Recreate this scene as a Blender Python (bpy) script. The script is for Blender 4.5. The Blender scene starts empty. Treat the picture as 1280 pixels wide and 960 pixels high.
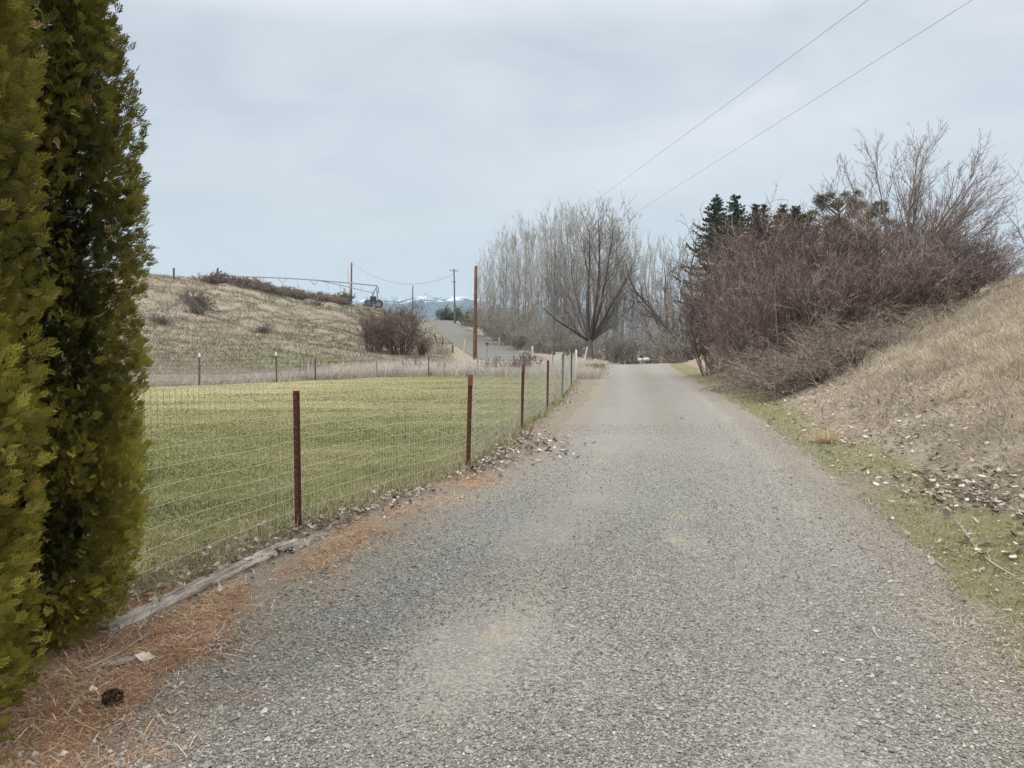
import bpy, math
import numpy as np
R = np.random.default_rng(11)
sc = bpy.context.scene
col = sc.collection
F, CX, CY, HZ, EYE = 962.0, 640.0, 480.0, 427.0, 1.4
PITCH = math.atan((CY - HZ) / F)
CP, SP = math.cos(PITCH), math.sin(PITCH)


def at(px, py, Y):
    """world point seen at photo pixel (px, py) at depth Y metres"""
    a = (px - CX) / F
    b = -(py - CY) / F
    k = Y / (CP + b * SP)
    return np.array((a * k, Y, EYE + (-SP + b * CP) * k))


def nrm(v):
    return v / np.maximum(np.linalg.norm(v, axis=-1, keepdims=True), 1e-9)


def sstep(a, b, x):
    t = np.clip((x - a) / (b - a), 0, 1)
    return t * t * (3 - 2 * t)


_T = np.random.default_rng(3).random((256, 256))


def vnoise(x, y):
    xi = np.floor(x).astype(int)
    yi = np.floor(y).astype(int)
    fx = x - xi
    fy = y - yi
    fx = fx * fx * (3 - 2 * fx)
    fy = fy * fy * (3 - 2 * fy)
    g = lambda i, j: _T[(xi + i) & 255, (yi + j) & 255]
    return (g(0, 0) * (1 - fx) + g(1, 0) * fx) * (1 - fy) + (g(0, 1) * (1 - fx) + g(1, 1) * fx) * fy


def fbm(x, y, o=3):
    s = 0
    a = 1.0
    t = 0
    for i in range(o):
        s = s + a * vnoise(x * 2 ** i + 17 * i, y * 2 ** i + 31 * i)
        t += a
        a *= .5
    return s / t


# ------------------------------------------------------------------ terrain
YR = np.array([-30, 0, 2, 2.85, 3.6, 4.4, 5.1, 6.3, 8.3, 11.4, 17.3, 25.4, 35, 50, 58, 80.])
XLV = np.array([-1.4, -1.4, -1.35, -1.3, -1.28, -1.15, -.9, -.53, 0, .71, 1.75, 2.95, 4.2, 6.0, 7.0, 9])
YR2 = np.array([-30, 0, 2, 3.34, 4.17, 5.3, 7, 9.4, 14.5, 23.2, 31, 40, 50, 58, 80.])
XRV = np.array([1.4, 1.6, 1.75, 2.08, 2.34, 2.66, 3.05, 3.5, 4.5, 5.8, 6.9, 8.2, 9.9, 11.5, 16])
YT = np.array([-30, 0, 4, 6.3, 8.5, 13.1, 18.4, 28, 40, 48, 80.])
TO = np.array([1.7, 1.7, 1.5, 1.3, 1.0, .8, 1.0, 1.1, 1.1, 1.3, 2])
xl = lambda y: np.interp(y, YR, XLV)
xr = lambda y: np.interp(y, YR2, XRV)
xt = lambda y: xr(y) + np.interp(y, YT, TO)

COLS = {
    -900: [(28, 0), (34, .3), (45, 2.0), (58, 5.0), (70, 7.8), (85, 8.6), (140, 9.5), (400, 8)],
    180: [(28, 0), (34, .3), (45, 2.0), (58, 5.0), (70, 7.75), (85, 8.5), (140, 9.5), (400, 8)],
    270: [(30, 0), (38, .4), (50, 2.2), (65, 5.2), (80, 7.95), (100, 8.6), (150, 9), (400, 8)],
    350: [(32, 0), (40, .4), (55, 2.3), (75, 5.4), (95, 7.5), (115, 8.0), (150, 8.2), (400, 7)],
    430: [(32, 0), (42, .3), (60, 2.0), (85, 4.9), (110, 6.9), (130, 7.3), (160, 7.4), (400, 6)],
    480: [(33, 0), (45, .2), (62, 1.3), (85, 3.6), (125, 6.9), (150, 7.2), (400, 5)],
    520: [(33, 0), (46, .1), (62, .7), (85, 2.3), (135, 6.0), (160, 6.2), (400, 4)],
    550: [(33, 0), (48, 0), (78, .9), (100, 2.2), (140, 5.5), (170, 5.0), (400, -10)],
    600: [(33, 0), (50, 0), (62, .1), (78, .6), (100, 1.6), (140, 4.5), (170, 4), (400, -10)],
    660: [(33, 0), (50, -.05), (62, -.1), (80, .2), (100, .5), (140, 1), (400, -10)],
    740: [(33, 0), (46, .05), (52, .1), (60, .35), (75, -.5), (100, -2), (400, -12)],
    790: [(33, 0), (46, .05), (52, 0), (60, -.5), (75, -1.5), (100, -3), (400, -12)],
    860: [(33, 0), (48, .2), (55, .2), (62, -.2), (80, -1), (400, -10)],
    1000: [(33, 0), (60, 0), (100, 0), (400, -4)],
    1600: [(33, 0), (60, 0), (100, 0), (400, -4)],
}
_pu = np.array(sorted(COLS))
_uu = (_pu - CX) / F
LY0, LY1, NLY, NU = math.log(2.0), math.log(4000.0), 240, 260
U0, U1 = -1.55, 1.0
_ly = np.linspace(LY0, LY1, NLY)
_ug = np.linspace(U0, U1, NU)
_prof = np.array([np.interp(np.exp(_ly), [2.0] + [p[0] for p in COLS[k]] + [900, 4000], [0] + [p[1] for p in COLS[k]] + [-14, -14]) for k in _pu])
_G = np.array([np.interp(_ug, _uu, _prof[:, j]) for j in range(NLY)]).T


def _sm(a, s, ax):
    n = int(3 * s) + 1
    k = np.exp(-.5 * (np.arange(-n, n + 1) / s) ** 2)
    k /= k.sum()
    p = np.pad(a, [(n, n) if i == ax else (0, 0) for i in range(2)], mode='edge')
    return np.apply_along_axis(lambda v: np.convolve(v, k, 'valid'), ax, p)


_G = _sm(_sm(_G, 1.6, 1), 2.2, 0)

# asphalt road centre line up the hill: x, y, z
_rc = [np.array((19, 58, -.6)), np.array((13, 56, -.55)), np.array((8, 54.5, -.45)), np.array((3.2, 55.5, -.25)), np.array((.9, 59.5, -.05)), at(632, 445, 65), at(612, 437.5, 78), at(581, 422, 101),
       at(559, 407.5, 125), at(549, 400.5, 140), np.array((-14.6, 158, 5.6)), np.array((-17, 200, 3.0)), np.array((-22, 300, -6))]


def spline(P, n):
    P = np.array(P, float)
    t = np.linspace(0, len(P) - 1, n)
    i = np.clip(np.floor(t).astype(int), 0, len(P) - 2)
    f = (t - i)[:, None]
    p0 = P[np.clip(i - 1, 0, len(P) - 1)]
    p1 = P[i]
    p2 = P[i + 1]
    p3 = P[np.clip(i + 2, 0, len(P) - 1)]
    return .5 * (2 * p1 + (p2 - p0) * f + (2 * p0 - 5 * p1 + 4 * p2 - p3) * f ** 2 + (3 * p1 - p0 - 3 * p2 + p3) * f ** 3)


RC = spline(_rc, 260)
RHW = 2.75


def road_info(x, y):
    sh = x.shape
    x = x.ravel()
    y = y.ravel()
    d = np.full(x.shape, 1e3)
    z = np.zeros(x.shape)
    m = np.where((y > 40) & (y < 330) & (x > -50) & (x < 35))[0]
    for c in range(0, len(m), 20000):
        q = m[c:c + 20000]
        dd = (x[q, None] - RC[None, :, 0]) ** 2 + (y[q, None] - RC[None, :, 1]) ** 2
        j = dd.argmin(1)
        d[q] = np.sqrt(dd[np.arange(len(q)), j])
        z[q] = RC[j, 2]
    return d.reshape(sh), z.reshape(sh)


def bank(x, y):
    s = x - xt(y)
    s2 = .5 * (s + np.sqrt(s * s + .12))
    h = 4.15 * np.tanh(.49 * s2 / 4.15)
    h = h * sstep(64, 46, y) + (1 - sstep(64, 46, y)) * np.minimum(h, 2.0)
    return np.where(s > -2.5, h - 4.15 * np.tanh(.49 * .5 * (-2.5 + math.sqrt(2.5 ** 2 + .12)) / 4.15), 0) * sstep(-40, -20, y)


def H(x, y, rough=True):
    x = np.asarray(x, float)
    y = np.asarray(y, float)
    yy = np.maximum(y, 2.0)
    iu = np.clip((x / yy - U0) / (U1 - U0) * (NU - 1), 0, NU - 1.001)
    iy = np.clip((np.log(yy) - LY0) / (LY1 - LY0) * (NLY - 1), 0, NLY - 1.001)
    a = iu.astype(int)
    b = iy.astype(int)
    fa = iu - a
    fb = iy - b
    z = (_G[a, b] * (1 - fa) + _G[a + 1, b] * fa) * (1 - fb) + (_G[a, b + 1] * (1 - fa) + _G[a + 1, b + 1] * fa) * fb
    bk = bank(x, y)
    z = z + bk
    if rough:
        k = np.clip(sstep(30, 60, y) * (x < 2) + sstep(.3, 3.2, bk), 0, 1)
        z = z + k * ((fbm(x * .22, y * .22) - .5) * .7 * sstep(25, 60, y) + (fbm(x * .8 + 9, y * .8) - .5) * .55 + (fbm(x * 2.3 + 4, y * 2.3, 2) - .5) * .22 * sstep(.15, 1.2, bk))
        z = z + (fbm(x * .5, y * .5, 2) - .5) * .05
    d, rz = road_info(x, y)
    w = sstep(9.5, 3.6, d)
    z = z * (1 - w) + (rz - .03) * w
    return z


# ------------------------------------------------------------------ mesh helpers
class MB:
    def __init__(s):
        s.v = []
        s.q = []
        s.t = []
        s.r = []
        s.n = 0

    def add(s, v, f, rnd=.5):
        v = np.asarray(v, float).reshape(-1, 3)
        f = np.asarray(f, int)
        (s.q if f.shape[1] == 4 else s.t).append(f + s.n)
        s.v.append(v)
        s.r.append(np.broadcast_to(np.asarray(rnd, float), (len(v),)))
        s.n += len(v)
        return s

    def more(s, f, base):
        f = np.asarray(f, int)
        (s.q if f.shape[1] == 4 else s.t).append(f + base)

    def box(s, c, size, rot=0., rnd=.5, tilt=None):
        x, y, z = np.array(size) / 2.
        v = np.array([(i * x, j * y, k * z) for i in (-1, 1) for j in (-1, 1) for k in (-1, 1)])
        if tilt is not None:
            v = v @ np.array(tilt).T
        cr, sr = math.cos(rot), math.sin(rot)
        v = np.stack((v[:, 0] * cr - v[:, 1] * sr, v[:, 0] * sr + v[:, 1] * cr, v[:, 2]), 1) + np.array(c)
        return s.add(v, [(0, 1, 3, 2), (4, 6, 7, 5), (0, 4, 5, 1), (2, 3, 7, 6), (0, 2, 6, 4), (1, 5, 7, 3)], rnd)

    def mesh(s, name, mat=None, smooth=False, extra=None):
        me = bpy.data.meshes.new(name)
        V = np.concatenate(s.v) if s.v else np.zeros((0, 3))
        Q = np.concatenate(s.q) if s.q else np.zeros((0, 4), int)
        T = np.concatenate(s.t) if s.t else np.zeros((0, 3), int)
        me.vertices.add(len(V))
        me.vertices.foreach_set('co', V.astype(np.float32).ravel())
        nl = Q.size + T.size
        me.loops.add(nl)
        me.loops.foreach_set('vertex_index', np.concatenate((Q.ravel(), T.ravel())).astype(np.int32))
        npoly = len(Q) + len(T)
        me.polygons.add(npoly)
        st = np.concatenate((np.arange(len(Q)) * 4, len(Q) * 4 + np.arange(len(T)) * 3))
        me.polygons.foreach_set('loop_start', st.astype(np.int32))
        me.update(calc_edges=True)
        me.polygons.foreach_set('use_smooth', np.full(npoly, smooth))
        a = me.attributes.new('rnd', 'FLOAT', 'POINT')
        a.data.foreach_set('value', np.concatenate(s.r).astype(np.float32))
        for k, v in (extra or {}).items():
            a = me.attributes.new(k, 'FLOAT', 'POINT')
            a.data.foreach_set('value', np.asarray(v, np.float32).ravel())
        if mat:
            me.materials.append(mat)
        me.update()
        return me

    def obj(s, name, mat, parent=None, loc=None, smooth=False, extra=None):
        return link(name, s.mesh(name, mat, smooth, extra), parent, loc)


def link(name, me, parent=None, loc=None):
    o = bpy.data.objects.new(name, me)
    col.objects.link(o)
    if parent:
        o.parent = parent
    if loc is not None:
        o.location = loc
    return o


def tag(o, label=None, cat=None, group=None, kind=None):
    for k, v in (('label', label), ('category', cat), ('group', group), ('kind', kind)):
        if v:
            o[k] = v
    return o


def thing(name, label, cat, loc=(0, 0, 0), rz=0., group=None):
    o = bpy.data.objects.new(name, None)
    col.objects.link(o)
    o.location = loc
    o.rotation_euler = (0, 0, rz)
    o.empty_display_size = .1
    return tag(o, label, cat, group)


def dup(root, loc, rz=0., scale=None, label=None, group=None, sz=None):
    r = root.copy()
    col.objects.link(r)
    r.location = loc
    r.rotation_euler = (0, 0, rz)
    if scale:
        r.scale = scale if hasattr(scale, '__len__') else (scale,) * 3
    if label:
        r['label'] = label
    if group:
        r['group'] = group
    for ch in list(root.children):
        c = ch.copy()
        col.objects.link(c)
        c.parent = r
        for g in list(ch.children):
            d = g.copy()
            col.objects.link(d)
            d.parent = c
    return r


def tubes(mb, pts, rad, k=3, rnd=None):
    """pts (B,n,3), rad (B,n): connected tubes"""
    pts = np.asarray(pts, float)
    rad = np.asarray(rad, float)
    if pts.ndim == 2:
        pts = pts[None]
        rad = np.broadcast_to(rad, (1, pts.shape[1])) if rad.ndim <= 1 else rad
    B, n, _ = pts.shape
    rad = np.broadcast_to(rad, (B, n))
    T = np.empty_like(pts)
    T[:, 1:-1] = pts[:, 2:] - pts[:, :-2]
    T[:, 0] = pts[:, 1] - pts[:, 0]
    T[:, -1] = pts[:, -1] - pts[:, -2]
    T = nrm(T)
    md = nrm(pts[:, -1] - pts[:, 0])
    ref = np.where(np.abs(md[:, 2:3]) > .7, np.array([[1., 0, 0]]), np.array([[0, 0, 1.]]))
    N = nrm(np.cross(T, ref[:, None, :]))
    Bn = np.cross(T, N)
    an = np.arange(k) * 2 * math.pi / k
    ring = pts[:, :, None, :] + rad[:, :, None, None] * (np.cos(an)[None, None, :, None] * N[:, :, None, :] + np.sin(an)[None, None, :, None] * Bn[:, :, None, :])
    b = (np.arange(B) * n * k)[:, None, None]
    i = (np.arange(n - 1) * k)[None, :, None]
    j = np.arange(k)[None, None, :]
    j2 = (j + 1) % k
    f = np.stack((b + i + j, b + i + j2, b + i + k + j2, b + i + k + j), -1).reshape(-1, 4)
    if rnd is None:
        rnd = np.repeat(R.random(B), n * k)
    elif np.ndim(rnd) == 1:
        rnd = np.repeat(rnd, n * k)
    mb.add(ring.reshape(-1, 3), f, rnd)
    return mb


def capped(mb, pts, rad, k=10, rnd=.5):
    """one tube with end fans"""
    pts = np.asarray(pts, float)
    rad = np.broadcast_to(np.asarray(rad, float), (len(pts),))
    base = mb.n
    tubes(mb, pts[None], rad[None], k, np.array([rnd]))
    n = len(pts)
    for e, c in ((0, pts[0]), (n - 1, pts[-1])):
        mb.add([c], np.zeros((0, 3), int), rnd)
        ci = mb.n - 1
        s0 = base + e * k
        mb.more([(ci, s0 + (j + 1) % k, s0 + j) if e == 0 else (ci, s0 + j, s0 + (j + 1) % k) for j in range(k)], 0)
    return mb


def grow(o, d, L, r, n, wander, trop, tip=.3):
    B = len(o)
    pts = np.zeros((B, n + 1, 3))
    pts[:, 0] = o
    dd = nrm(d)
    L = np.broadcast_to(L, (B,))
    r = np.broadcast_to(r, (B,))
    for i in range(n):
        dd = nrm(dd + wander * R.normal(size=(B, 3)) + np.asarray(trop))
        pts[:, i + 1] = pts[:, i] + dd * (L / n)[:, None]
    return pts, r[:, None] * np.linspace(1, tip, n + 1)


def spawn(pts, rad, m, t0, t1, a0, a1, up=0.):
    B, n1, _ = pts.shape
    idx = np.repeat(np.arange(B), m)
    t = R.uniform(t0, t1, len(idx))
    f = t * (n1 - 1)
    i = np.minimum(f.astype(int), n1 - 2)
    w = (f - i)[:, None]
    o = pts[idx, i] * (1 - w) + pts[idx, i + 1] * w
    T = nrm(pts[idx, i + 1] - pts[idx, i])
    rr = rad[idx, i] * (1 - w[:, 0]) + rad[idx, i + 1] * w[:, 0]
    P = R.normal(size=T.shape)
    P[:, 2] += up
    P = nrm(P - (P * T).sum(1, keepdims=True) * T)
    a = np.radians(R.uniform(a0, a1, len(idx)))[:, None]
    return o, T * np.cos(a) + P * np.sin(a), t, idx, rr


def blades(mb, P, h, w, lean, az, rnd, droop=.6):
    """bent grass blades: P (N,3) roots, h length, w width, lean (radians from vertical), az azimuth of lean"""
    N = len(P)
    h = np.broadcast_to(h, (N,))[:, None]
    w = np.broadcast_to(w, (N,))[:, None]
    D = np.stack((np.cos(az), np.sin(az), np.zeros(N)), 1)
    ta = R.uniform(0, 2 * math.pi, N)
    S = np.stack((np.cos(ta), np.sin(ta), np.zeros(N)), 1)
    U = np.array([[0, 0, 1.]])
    l1 = np.broadcast_to(lean, (N,))[:, None]
    l2 = np.minimum(l1 * (1 + droop) + .15, 1.75)
    m = P + (D * np.sin(l1) + U * np.cos(l1)) * h * .55
    e = m + (D * np.sin(l2) + U * np.cos(l2)) * h * .45
    v = np.stack((P - S * w * .5, P + S * w * .5, m - S * w * .38, m + S * w * .38, e), 1).reshape(-1, 3)
    b = (np.arange(N) * 5)[:, None]
    f = np.concatenate((b + np.array([[0, 1, 3]]), b + np.array([[0, 3, 2]]), b + np.array([[2, 3, 4]])), 0)
    mb.add(v, f, np.repeat(rnd, 5))
    return mb


def flakes(mb, P, s, rnd, flat=.35, ratio=.55):
    """dead leaves: curled six-point leaves lying loosely on the ground"""
    N = len(P)
    az = R.uniform(0, 2 * math.pi, N)
    A = nrm(np.stack((np.cos(az), np.sin(az), R.normal(0, flat, N)), 1))
    Z = nrm(np.stack((R.normal(0, flat, N), R.normal(0, flat, N), np.ones(N)), 1))
    B = nrm(np.cross(Z, A))
    Z = np.cross(A, B)
    s = np.broadcast_to(s, (N,))[:, None]
    c = R.uniform(.1, .45, (N, 1))
    v = np.stack((P - A * s * .5 + Z * s * c * .5, P - A * s * .1 + B * s * ratio * .5 + Z * s * c * .4, P + A * s * .25 + B * s * ratio * .38 + Z * s * c * .5, P + A * s * .55 + Z * s * c * .8,
                  P + A * s * .25 - B * s * ratio * .38 + Z * s * c * .35, P - A * s * .1 - B * s * ratio * .5 + Z * s * c * .5, P + A * s * .05), 1).reshape(-1, 3)
    b = (np.arange(N) * 7)[:, None]
    f = np.concatenate([b + np.array([[i, (i + 1) % 6, 6]]) for i in range(6)], 0)
    mb.add(v, f, np.repeat(rnd, 7))
    return mb


# ------------------------------------------------------------------ materials
class NT:
    def __init__(s, name):
        s.m = bpy.data.materials.new(name)
        s.m.use_nodes = True
        s.t = s.m.node_tree
        s.t.nodes.clear()
        s.out = s.t.nodes.new('ShaderNodeOutputMaterial')

    def n(s, typ, ins=None, **kw):
        nd = s.t.nodes.new('ShaderNode' + typ)
        for k, v in kw.items():
            setattr(nd, k, v)
        for k, v in (ins or {}).items():
            s.put(nd.inputs[k], v)
        return nd

    def put(s, sock, v):
        if isinstance(v, bpy.types.NodeSocket):
            s.t.links.new(v, sock)
        elif isinstance(v, bpy.types.Node):
            s.t.links.new(v.outputs[0], sock)
        else:
            sock.default_value = v

    def attr(s, a):
        return s.n('Attribute', attribute_name=a).outputs['Fac']

    def noise(s, scale, detail=4., rough=.55, vec=None, dist=0.):
        i = {'Scale': scale, 'Detail': detail, 'Roughness': rough, 'Distortion': dist}
        i['Vector'] = vec if vec is not None else s.pos()
        return s.n('TexNoise', i).outputs['Fac']

    def pos(s):
        if not hasattr(s, '_p'):
            s._p = s.n('TexCoord').outputs['Object']
        return s._p

    def ramp(s, fac, stops):
        nd = s.n('ValToRGB', {'Fac': fac})
        e = nd.color_ramp.elements
        while len(e) < len(stops):
            e.new(.5)
        for el, (p, c) in zip(e, stops):
            el.position = p
            el.color = (*c, 1) if len(c) == 3 else c
        return nd.outputs['Color']

    def mix(s, f, a, b, blend='MIX'):
        nd = s.n('Mix', data_type='RGBA', blend_type=blend)
        s.put(nd.inputs[0], f)
        for k, v in ((6, a), (7, b)):
            s.put(nd.inputs[k], (*v, 1) if isinstance(v, tuple) and len(v) == 3 else v)
        return nd.outputs[2]

    def math(s, op, a, b=0., c=None, clamp=False):
        nd = s.n('Math', operation=op, use_clamp=clamp)
        s.put(nd.inputs[0], a)
        s.put(nd.inputs[1], b)
        if c is not None:
            s.put(nd.inputs[2], c)
        return nd.outputs[0]

    def mask(s, a, noise, amp, lo=.4, hi=.6):
        """soft threshold of attribute a broken up by a noise"""
        x = s.math('MULTIPLY_ADD', s.math('SUBTRACT', noise, .5), amp, a)
        return s.n('MapRange', {'Value': x, 'From Min': lo, 'From Max': hi}, interpolation_type='SMOOTHSTEP').outputs[0]

    def bump(s, h, strength, dist):
        return s.n('Bump', {'Height': h, 'Strength': strength, 'Distance': dist}).outputs['Normal']

    def bsdf(s, colr, rough=.9, spec=.25, normal=None, transl=0., tcol=None, metal=0.):
        p = s.n('BsdfPrincipled', {'Roughness': rough, 'Specular IOR Level': spec, 'Metallic': metal})
        s.put(p.inputs['Base Color'], (*colr, 1) if isinstance(colr, tuple) and len(colr) == 3 else colr)
        if normal is not None:
            s.put(p.inputs['Normal'], normal)
        sh = p.outputs[0]
        if transl:
            t = s.n('BsdfTranslucent')
            s.put(t.inputs['Color'], tcol if tcol is not None else ((*colr, 1) if isinstance(colr, tuple) else colr))
            mx = s.n('MixShader', {0: transl})
            s.put(mx.inputs[1], sh)
            s.put(mx.inputs[2], t.outputs[0])
            sh = mx.outputs[0]
        s.t.links.new(sh, s.out.inputs['Surface'])
        return s.m


def rampmat(name, stops, rough=.9, spec=.2, transl=0., nscale=None, namp=.25, bump=0., bscale=30.):
    t = NT(name)
    f = t.attr('rnd')
    if nscale:
        f = t.math('MULTIPLY_ADD', t.math('SUBTRACT', t.noise(nscale), .5), namp * 2, f, clamp=True)
    c = t.ramp(f, stops)
    nn = t.bump(t.noise(bscale, 5.), bump, .01) if bump else None
    return t.bsdf(c, rough, spec, nn, transl)
# ------------------------------------------------------------------ camera, light, air
cam = bpy.data.cameras.new('camera')
cam.sensor_width = 36.0
cam.lens = 36.0 * F / 1280.0
cam.clip_start = .05
cam.clip_end = 9000
co = bpy.data.objects.new('camera', cam)
col.objects.link(co)
co.location = (0, 0, EYE)
co.rotation_euler = (math.pi / 2 - PITCH, 0, 0)
sc.camera = co

SUN = np.array((-.55, -.62, .80))
SUN /= np.linalg.norm(SUN)
sl = bpy.data.lights.new('sun', 'SUN')
sl.energy = 1.5
sl.angle = math.radians(14)
sl.color = (1.0, .955, .89)
so = bpy.data.objects.new('sun', sl)
col.objects.link(so)
from mathutils import Vector
so.rotation_euler = Vector(SUN).to_track_quat('Z', 'Y').to_euler()
so.location = (0, 0, 30)

w = bpy.data.worlds.new('World')
sc.world = w
w.use_nodes = True
nt = w.node_tree
bg = nt.nodes['Background']
sky = nt.nodes.new('ShaderNodeTexSky')
sky.sky_type = 'NISHITA'
sky.sun_disc = False
sky.sun_elevation = math.asin(SUN[2])
sky.sun_rotation = math.atan2(SUN[0], SUN[1])
sky.dust_density = 1.5
tc = nt.nodes.new('ShaderNodeTexCoord')
sep = nt.nodes.new('ShaderNodeSeparateXYZ')
nt.links.new(tc.outputs['Generated'], sep.inputs[0])
# project the view direction on a flat cloud deck so that clouds shrink towards the horizon
zz = nt.nodes.new('ShaderNodeMath')
zz.operation = 'ADD'
nt.links.new(sep.outputs['Z'], zz.inputs[0])
zz.inputs[1].default_value = .34
dv = nt.nodes.new('ShaderNodeVectorMath')
dv.operation = 'DIVIDE'
nt.links.new(tc.outputs['Generated'], dv.inputs[0])
cmb = nt.nodes.new('ShaderNodeCombineXYZ')
for i in range(3):
    nt.links.new(zz.outputs[0], cmb.inputs[i])
nt.links.new(cmb.outputs[0], dv.inputs[1])


def wnoise(scale, detail, dist, off):
    mp = nt.nodes.new('ShaderNodeMapping')
    mp.inputs['Location'].default_value = off
    mp.inputs['Scale'].default_value = (1, 1.35, 0)
    nt.links.new(dv.outputs[0], mp.inputs[0])
    nn = nt.nodes.new('ShaderNodeTexNoise')
    nn.inputs['Scale'].default_value = scale
    nn.inputs['Detail'].default_value = detail
    nn.inputs['Roughness'].default_value = .5
    nn.inputs['Distortion'].default_value = dist
    nt.links.new(mp.outputs[0], nn.inputs['Vector'])
    return nn.outputs[0]


def wramp(fac, stops):
    nd = nt.nodes.new('ShaderNodeValToRGB')
    nt.links.new(fac, nd.inputs[0])
    e = nd.color_ramp.elements
    while len(e) < len(stops):
        e.new(.5)
    for el, (p, c) in zip(e, stops):
        el.position = p
        el.color = (*c, 1)
    return nd.outputs[0]


def wmix(f, a, b, bt='MIX'):
    m = nt.nodes.new('ShaderNodeMix')
    m.data_type = 'RGBA'
    m.blend_type = bt
    if isinstance(f, float):
        m.inputs[0].default_value = f
    else:
        nt.links.new(f, m.inputs[0])
    nt.links.new(a, m.inputs[6])
    nt.links.new(b, m.inputs[7])
    return m.outputs[2]


c1 = wramp(wnoise(1.1, 5, .5, (3.1, 7.7, 0)), [(.33, (5.15, 5.6, 6.25)), (.5, (5.9, 6.35, 6.9)), (.66, (6.85, 7.15, 7.55))])
c2 = wramp(wnoise(3.2, 6, .8, (1.3, 2.2, 0)), [(.35, (.93, .94, .955)), (.62, (1.04, 1.03, 1.02))])
cl = wmix(1.0, c1, c2, 'MULTIPLY')
hz = wramp(sep.outputs['Z'], [(0.0, (6.4, 6.95, 7.0)), (.5, (6.4, 6.95, 7.0))])
hm = nt.nodes.new('ShaderNodeMapRange')
hm.interpolation_type = 'SMOOTHSTEP'
nt.links.new(sep.outputs['Z'], hm.inputs['Value'])
hm.inputs['From Min'].default_value = .02
hm.inputs['From Max'].default_value = .30
hm.inputs['To Min'].default_value = .85
hm.inputs['To Max'].default_value = 0.
cl = wmix(hm.outputs[0], cl, hz)
fin = wmix(.93, sky.outputs[0], cl)
# an overcast sky is about three times as bright overhead as near the horizon
zen = wramp(sep.outputs['Z'], [(.36, (1, 1, 1)), (.8, (4.1, 3.8, 3.3))])
fin = wmix(1.0, fin, zen, 'MULTIPLY')
nt.links.new(fin, bg.inputs['Color'])
bg.inputs['Strength'].default_value = .1

sc.view_settings.view_transform = 'Standard'
sc.view_settings.look = 'None'
sc.view_settings.exposure = 0.22
sc.view_settings.gamma = 1.0
sc.view_settings.use_curve_mapping = False
sc.render.engine = 'CYCLES'
sc.cycles.max_bounces = 6
sc.cycles.diffuse_bounces = 3
sc.cycles.transparent_max_bounces = 6
sc.cycles.volume_bounces = 0
sc.cycles.use_denoising = True
sc.cycles.denoiser = 'OPENIMAGEDENOISE'
sc.cycles.denoising_prefilter = 'NONE'
sc.cycles.use_adaptive_sampling = False
sc.cycles.denoising_input_passes = 'RGB_ALBEDO_NORMAL'
sc.render.filter_size = 1.2

# pale air: a closed box round everything on the ground
hb = MB().box((0, 0, 90), (7600, 7600, 230))
ht = NT('haze_air')
pv = ht.n('VolumePrincipled', {'Density': .00024, 'Anisotropy': 0.0})
pv.inputs['Color'].default_value = (.56, .78, 1.0, 1)
ht.t.links.new(pv.outputs[0], ht.out.inputs['Volume'])
haze = hb.obj('haze', ht.m)
haze['kind'] = 'stuff'
haze['label'] = 'thin pale air fading the far mountains to blue'

# ------------------------------------------------------------------ zones
FENCE = [np.array((-2.35, 3.25)), np.array((-1.59, 5.66)), np.array((-.49, 8.52)), np.array((.15, 12.2)), np.array((.72, 15.8)), np.array((1.24, 19.)), np.array((1.88, 24.5)), np.array((2.3, 27.6))]
_fy = np.array([-30] + [p[1] for p in FENCE] + [80])
_fx = np.array([-12.8] + [p[0] for p in FENCE] + [6])
fencex = lambda y: np.interp(y, _fy, _fx)
LXS = np.array([-40, -14, -11, -8.2, -5.3, -1.3, .6, 2.4, 5])
LYS = np.array([21.5, 22.6, 23.6, 26.4, 29.8, 30.6, 29.6, 28.2, 28])
lawny = lambda x: np.interp(x, LXS, LYS) + .5 * (fbm(np.asarray(x) * .9, np.asarray(x) * 0 + 2, 3) - .5)
TREE_A = np.array((-2.377, 3.523))
TREE_B = np.array((-2.22, 2.45))


def zone_needle(x, y):
    d = np.minimum(np.hypot(x - TREE_A[0], y - TREE_A[1]), np.hypot(x - TREE_B[0], y - TREE_B[1]))
    a = sstep(1.55, .7, d) * 1.0
    inside = sstep(-.15, .1, x - fencex(y)) * sstep(.35, -.1, x - xl(y)) * sstep(32, 24, y)
    patch = .12 + .75 * fbm(x * 1.1 + 3, y * .55 + 8, 3)
    spot = np.exp(-((x - .05) / .4) ** 2 - ((y - 7.6) / .8) ** 2) * .5 + np.exp(-((x - 1.3) / .7) ** 2 - ((y - 14) / 3.5) ** 2) * .12 + np.exp(-((x + 1.1) / .35) ** 2 - ((y - 5.5) / .9) ** 2) * .35
    return np.clip(np.maximum(a, inside * np.clip(patch * .75 + spot, 0, 1) * (.95 - .4 * sstep(9, 15, y))), 0, 1)


def zone_green(x, y):
    e = xr(y)
    t = xt(y)
    c = (e + t) / 2 + .05
    wd = (t - e) / 2 + .35
    g = sstep(wd, wd * .35, np.abs(x - c)) * sstep(60, 48, y) * (.36 + .72 * fbm(x * 1.2, y * .8, 3))
    g2 = np.exp(-((x - (xl(y) - .55)) / .45) ** 2) * sstep(29, 33, y) * sstep(54, 46, y) * .8
    # green hollow on the far hillside
    g3 = np.exp(-((x + 11) / 3.8) ** 2 - ((y - 39) / 5.) ** 2) * 1.3
    g4 = .4 * sstep(.48, .66, fbm(x * .09 + 4, y * .05 + 2, 3)) * (y > 36) * (x < -4)
    return np.clip(np.maximum.reduce([g, g2, g3, g4]), 0, 1)


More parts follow.
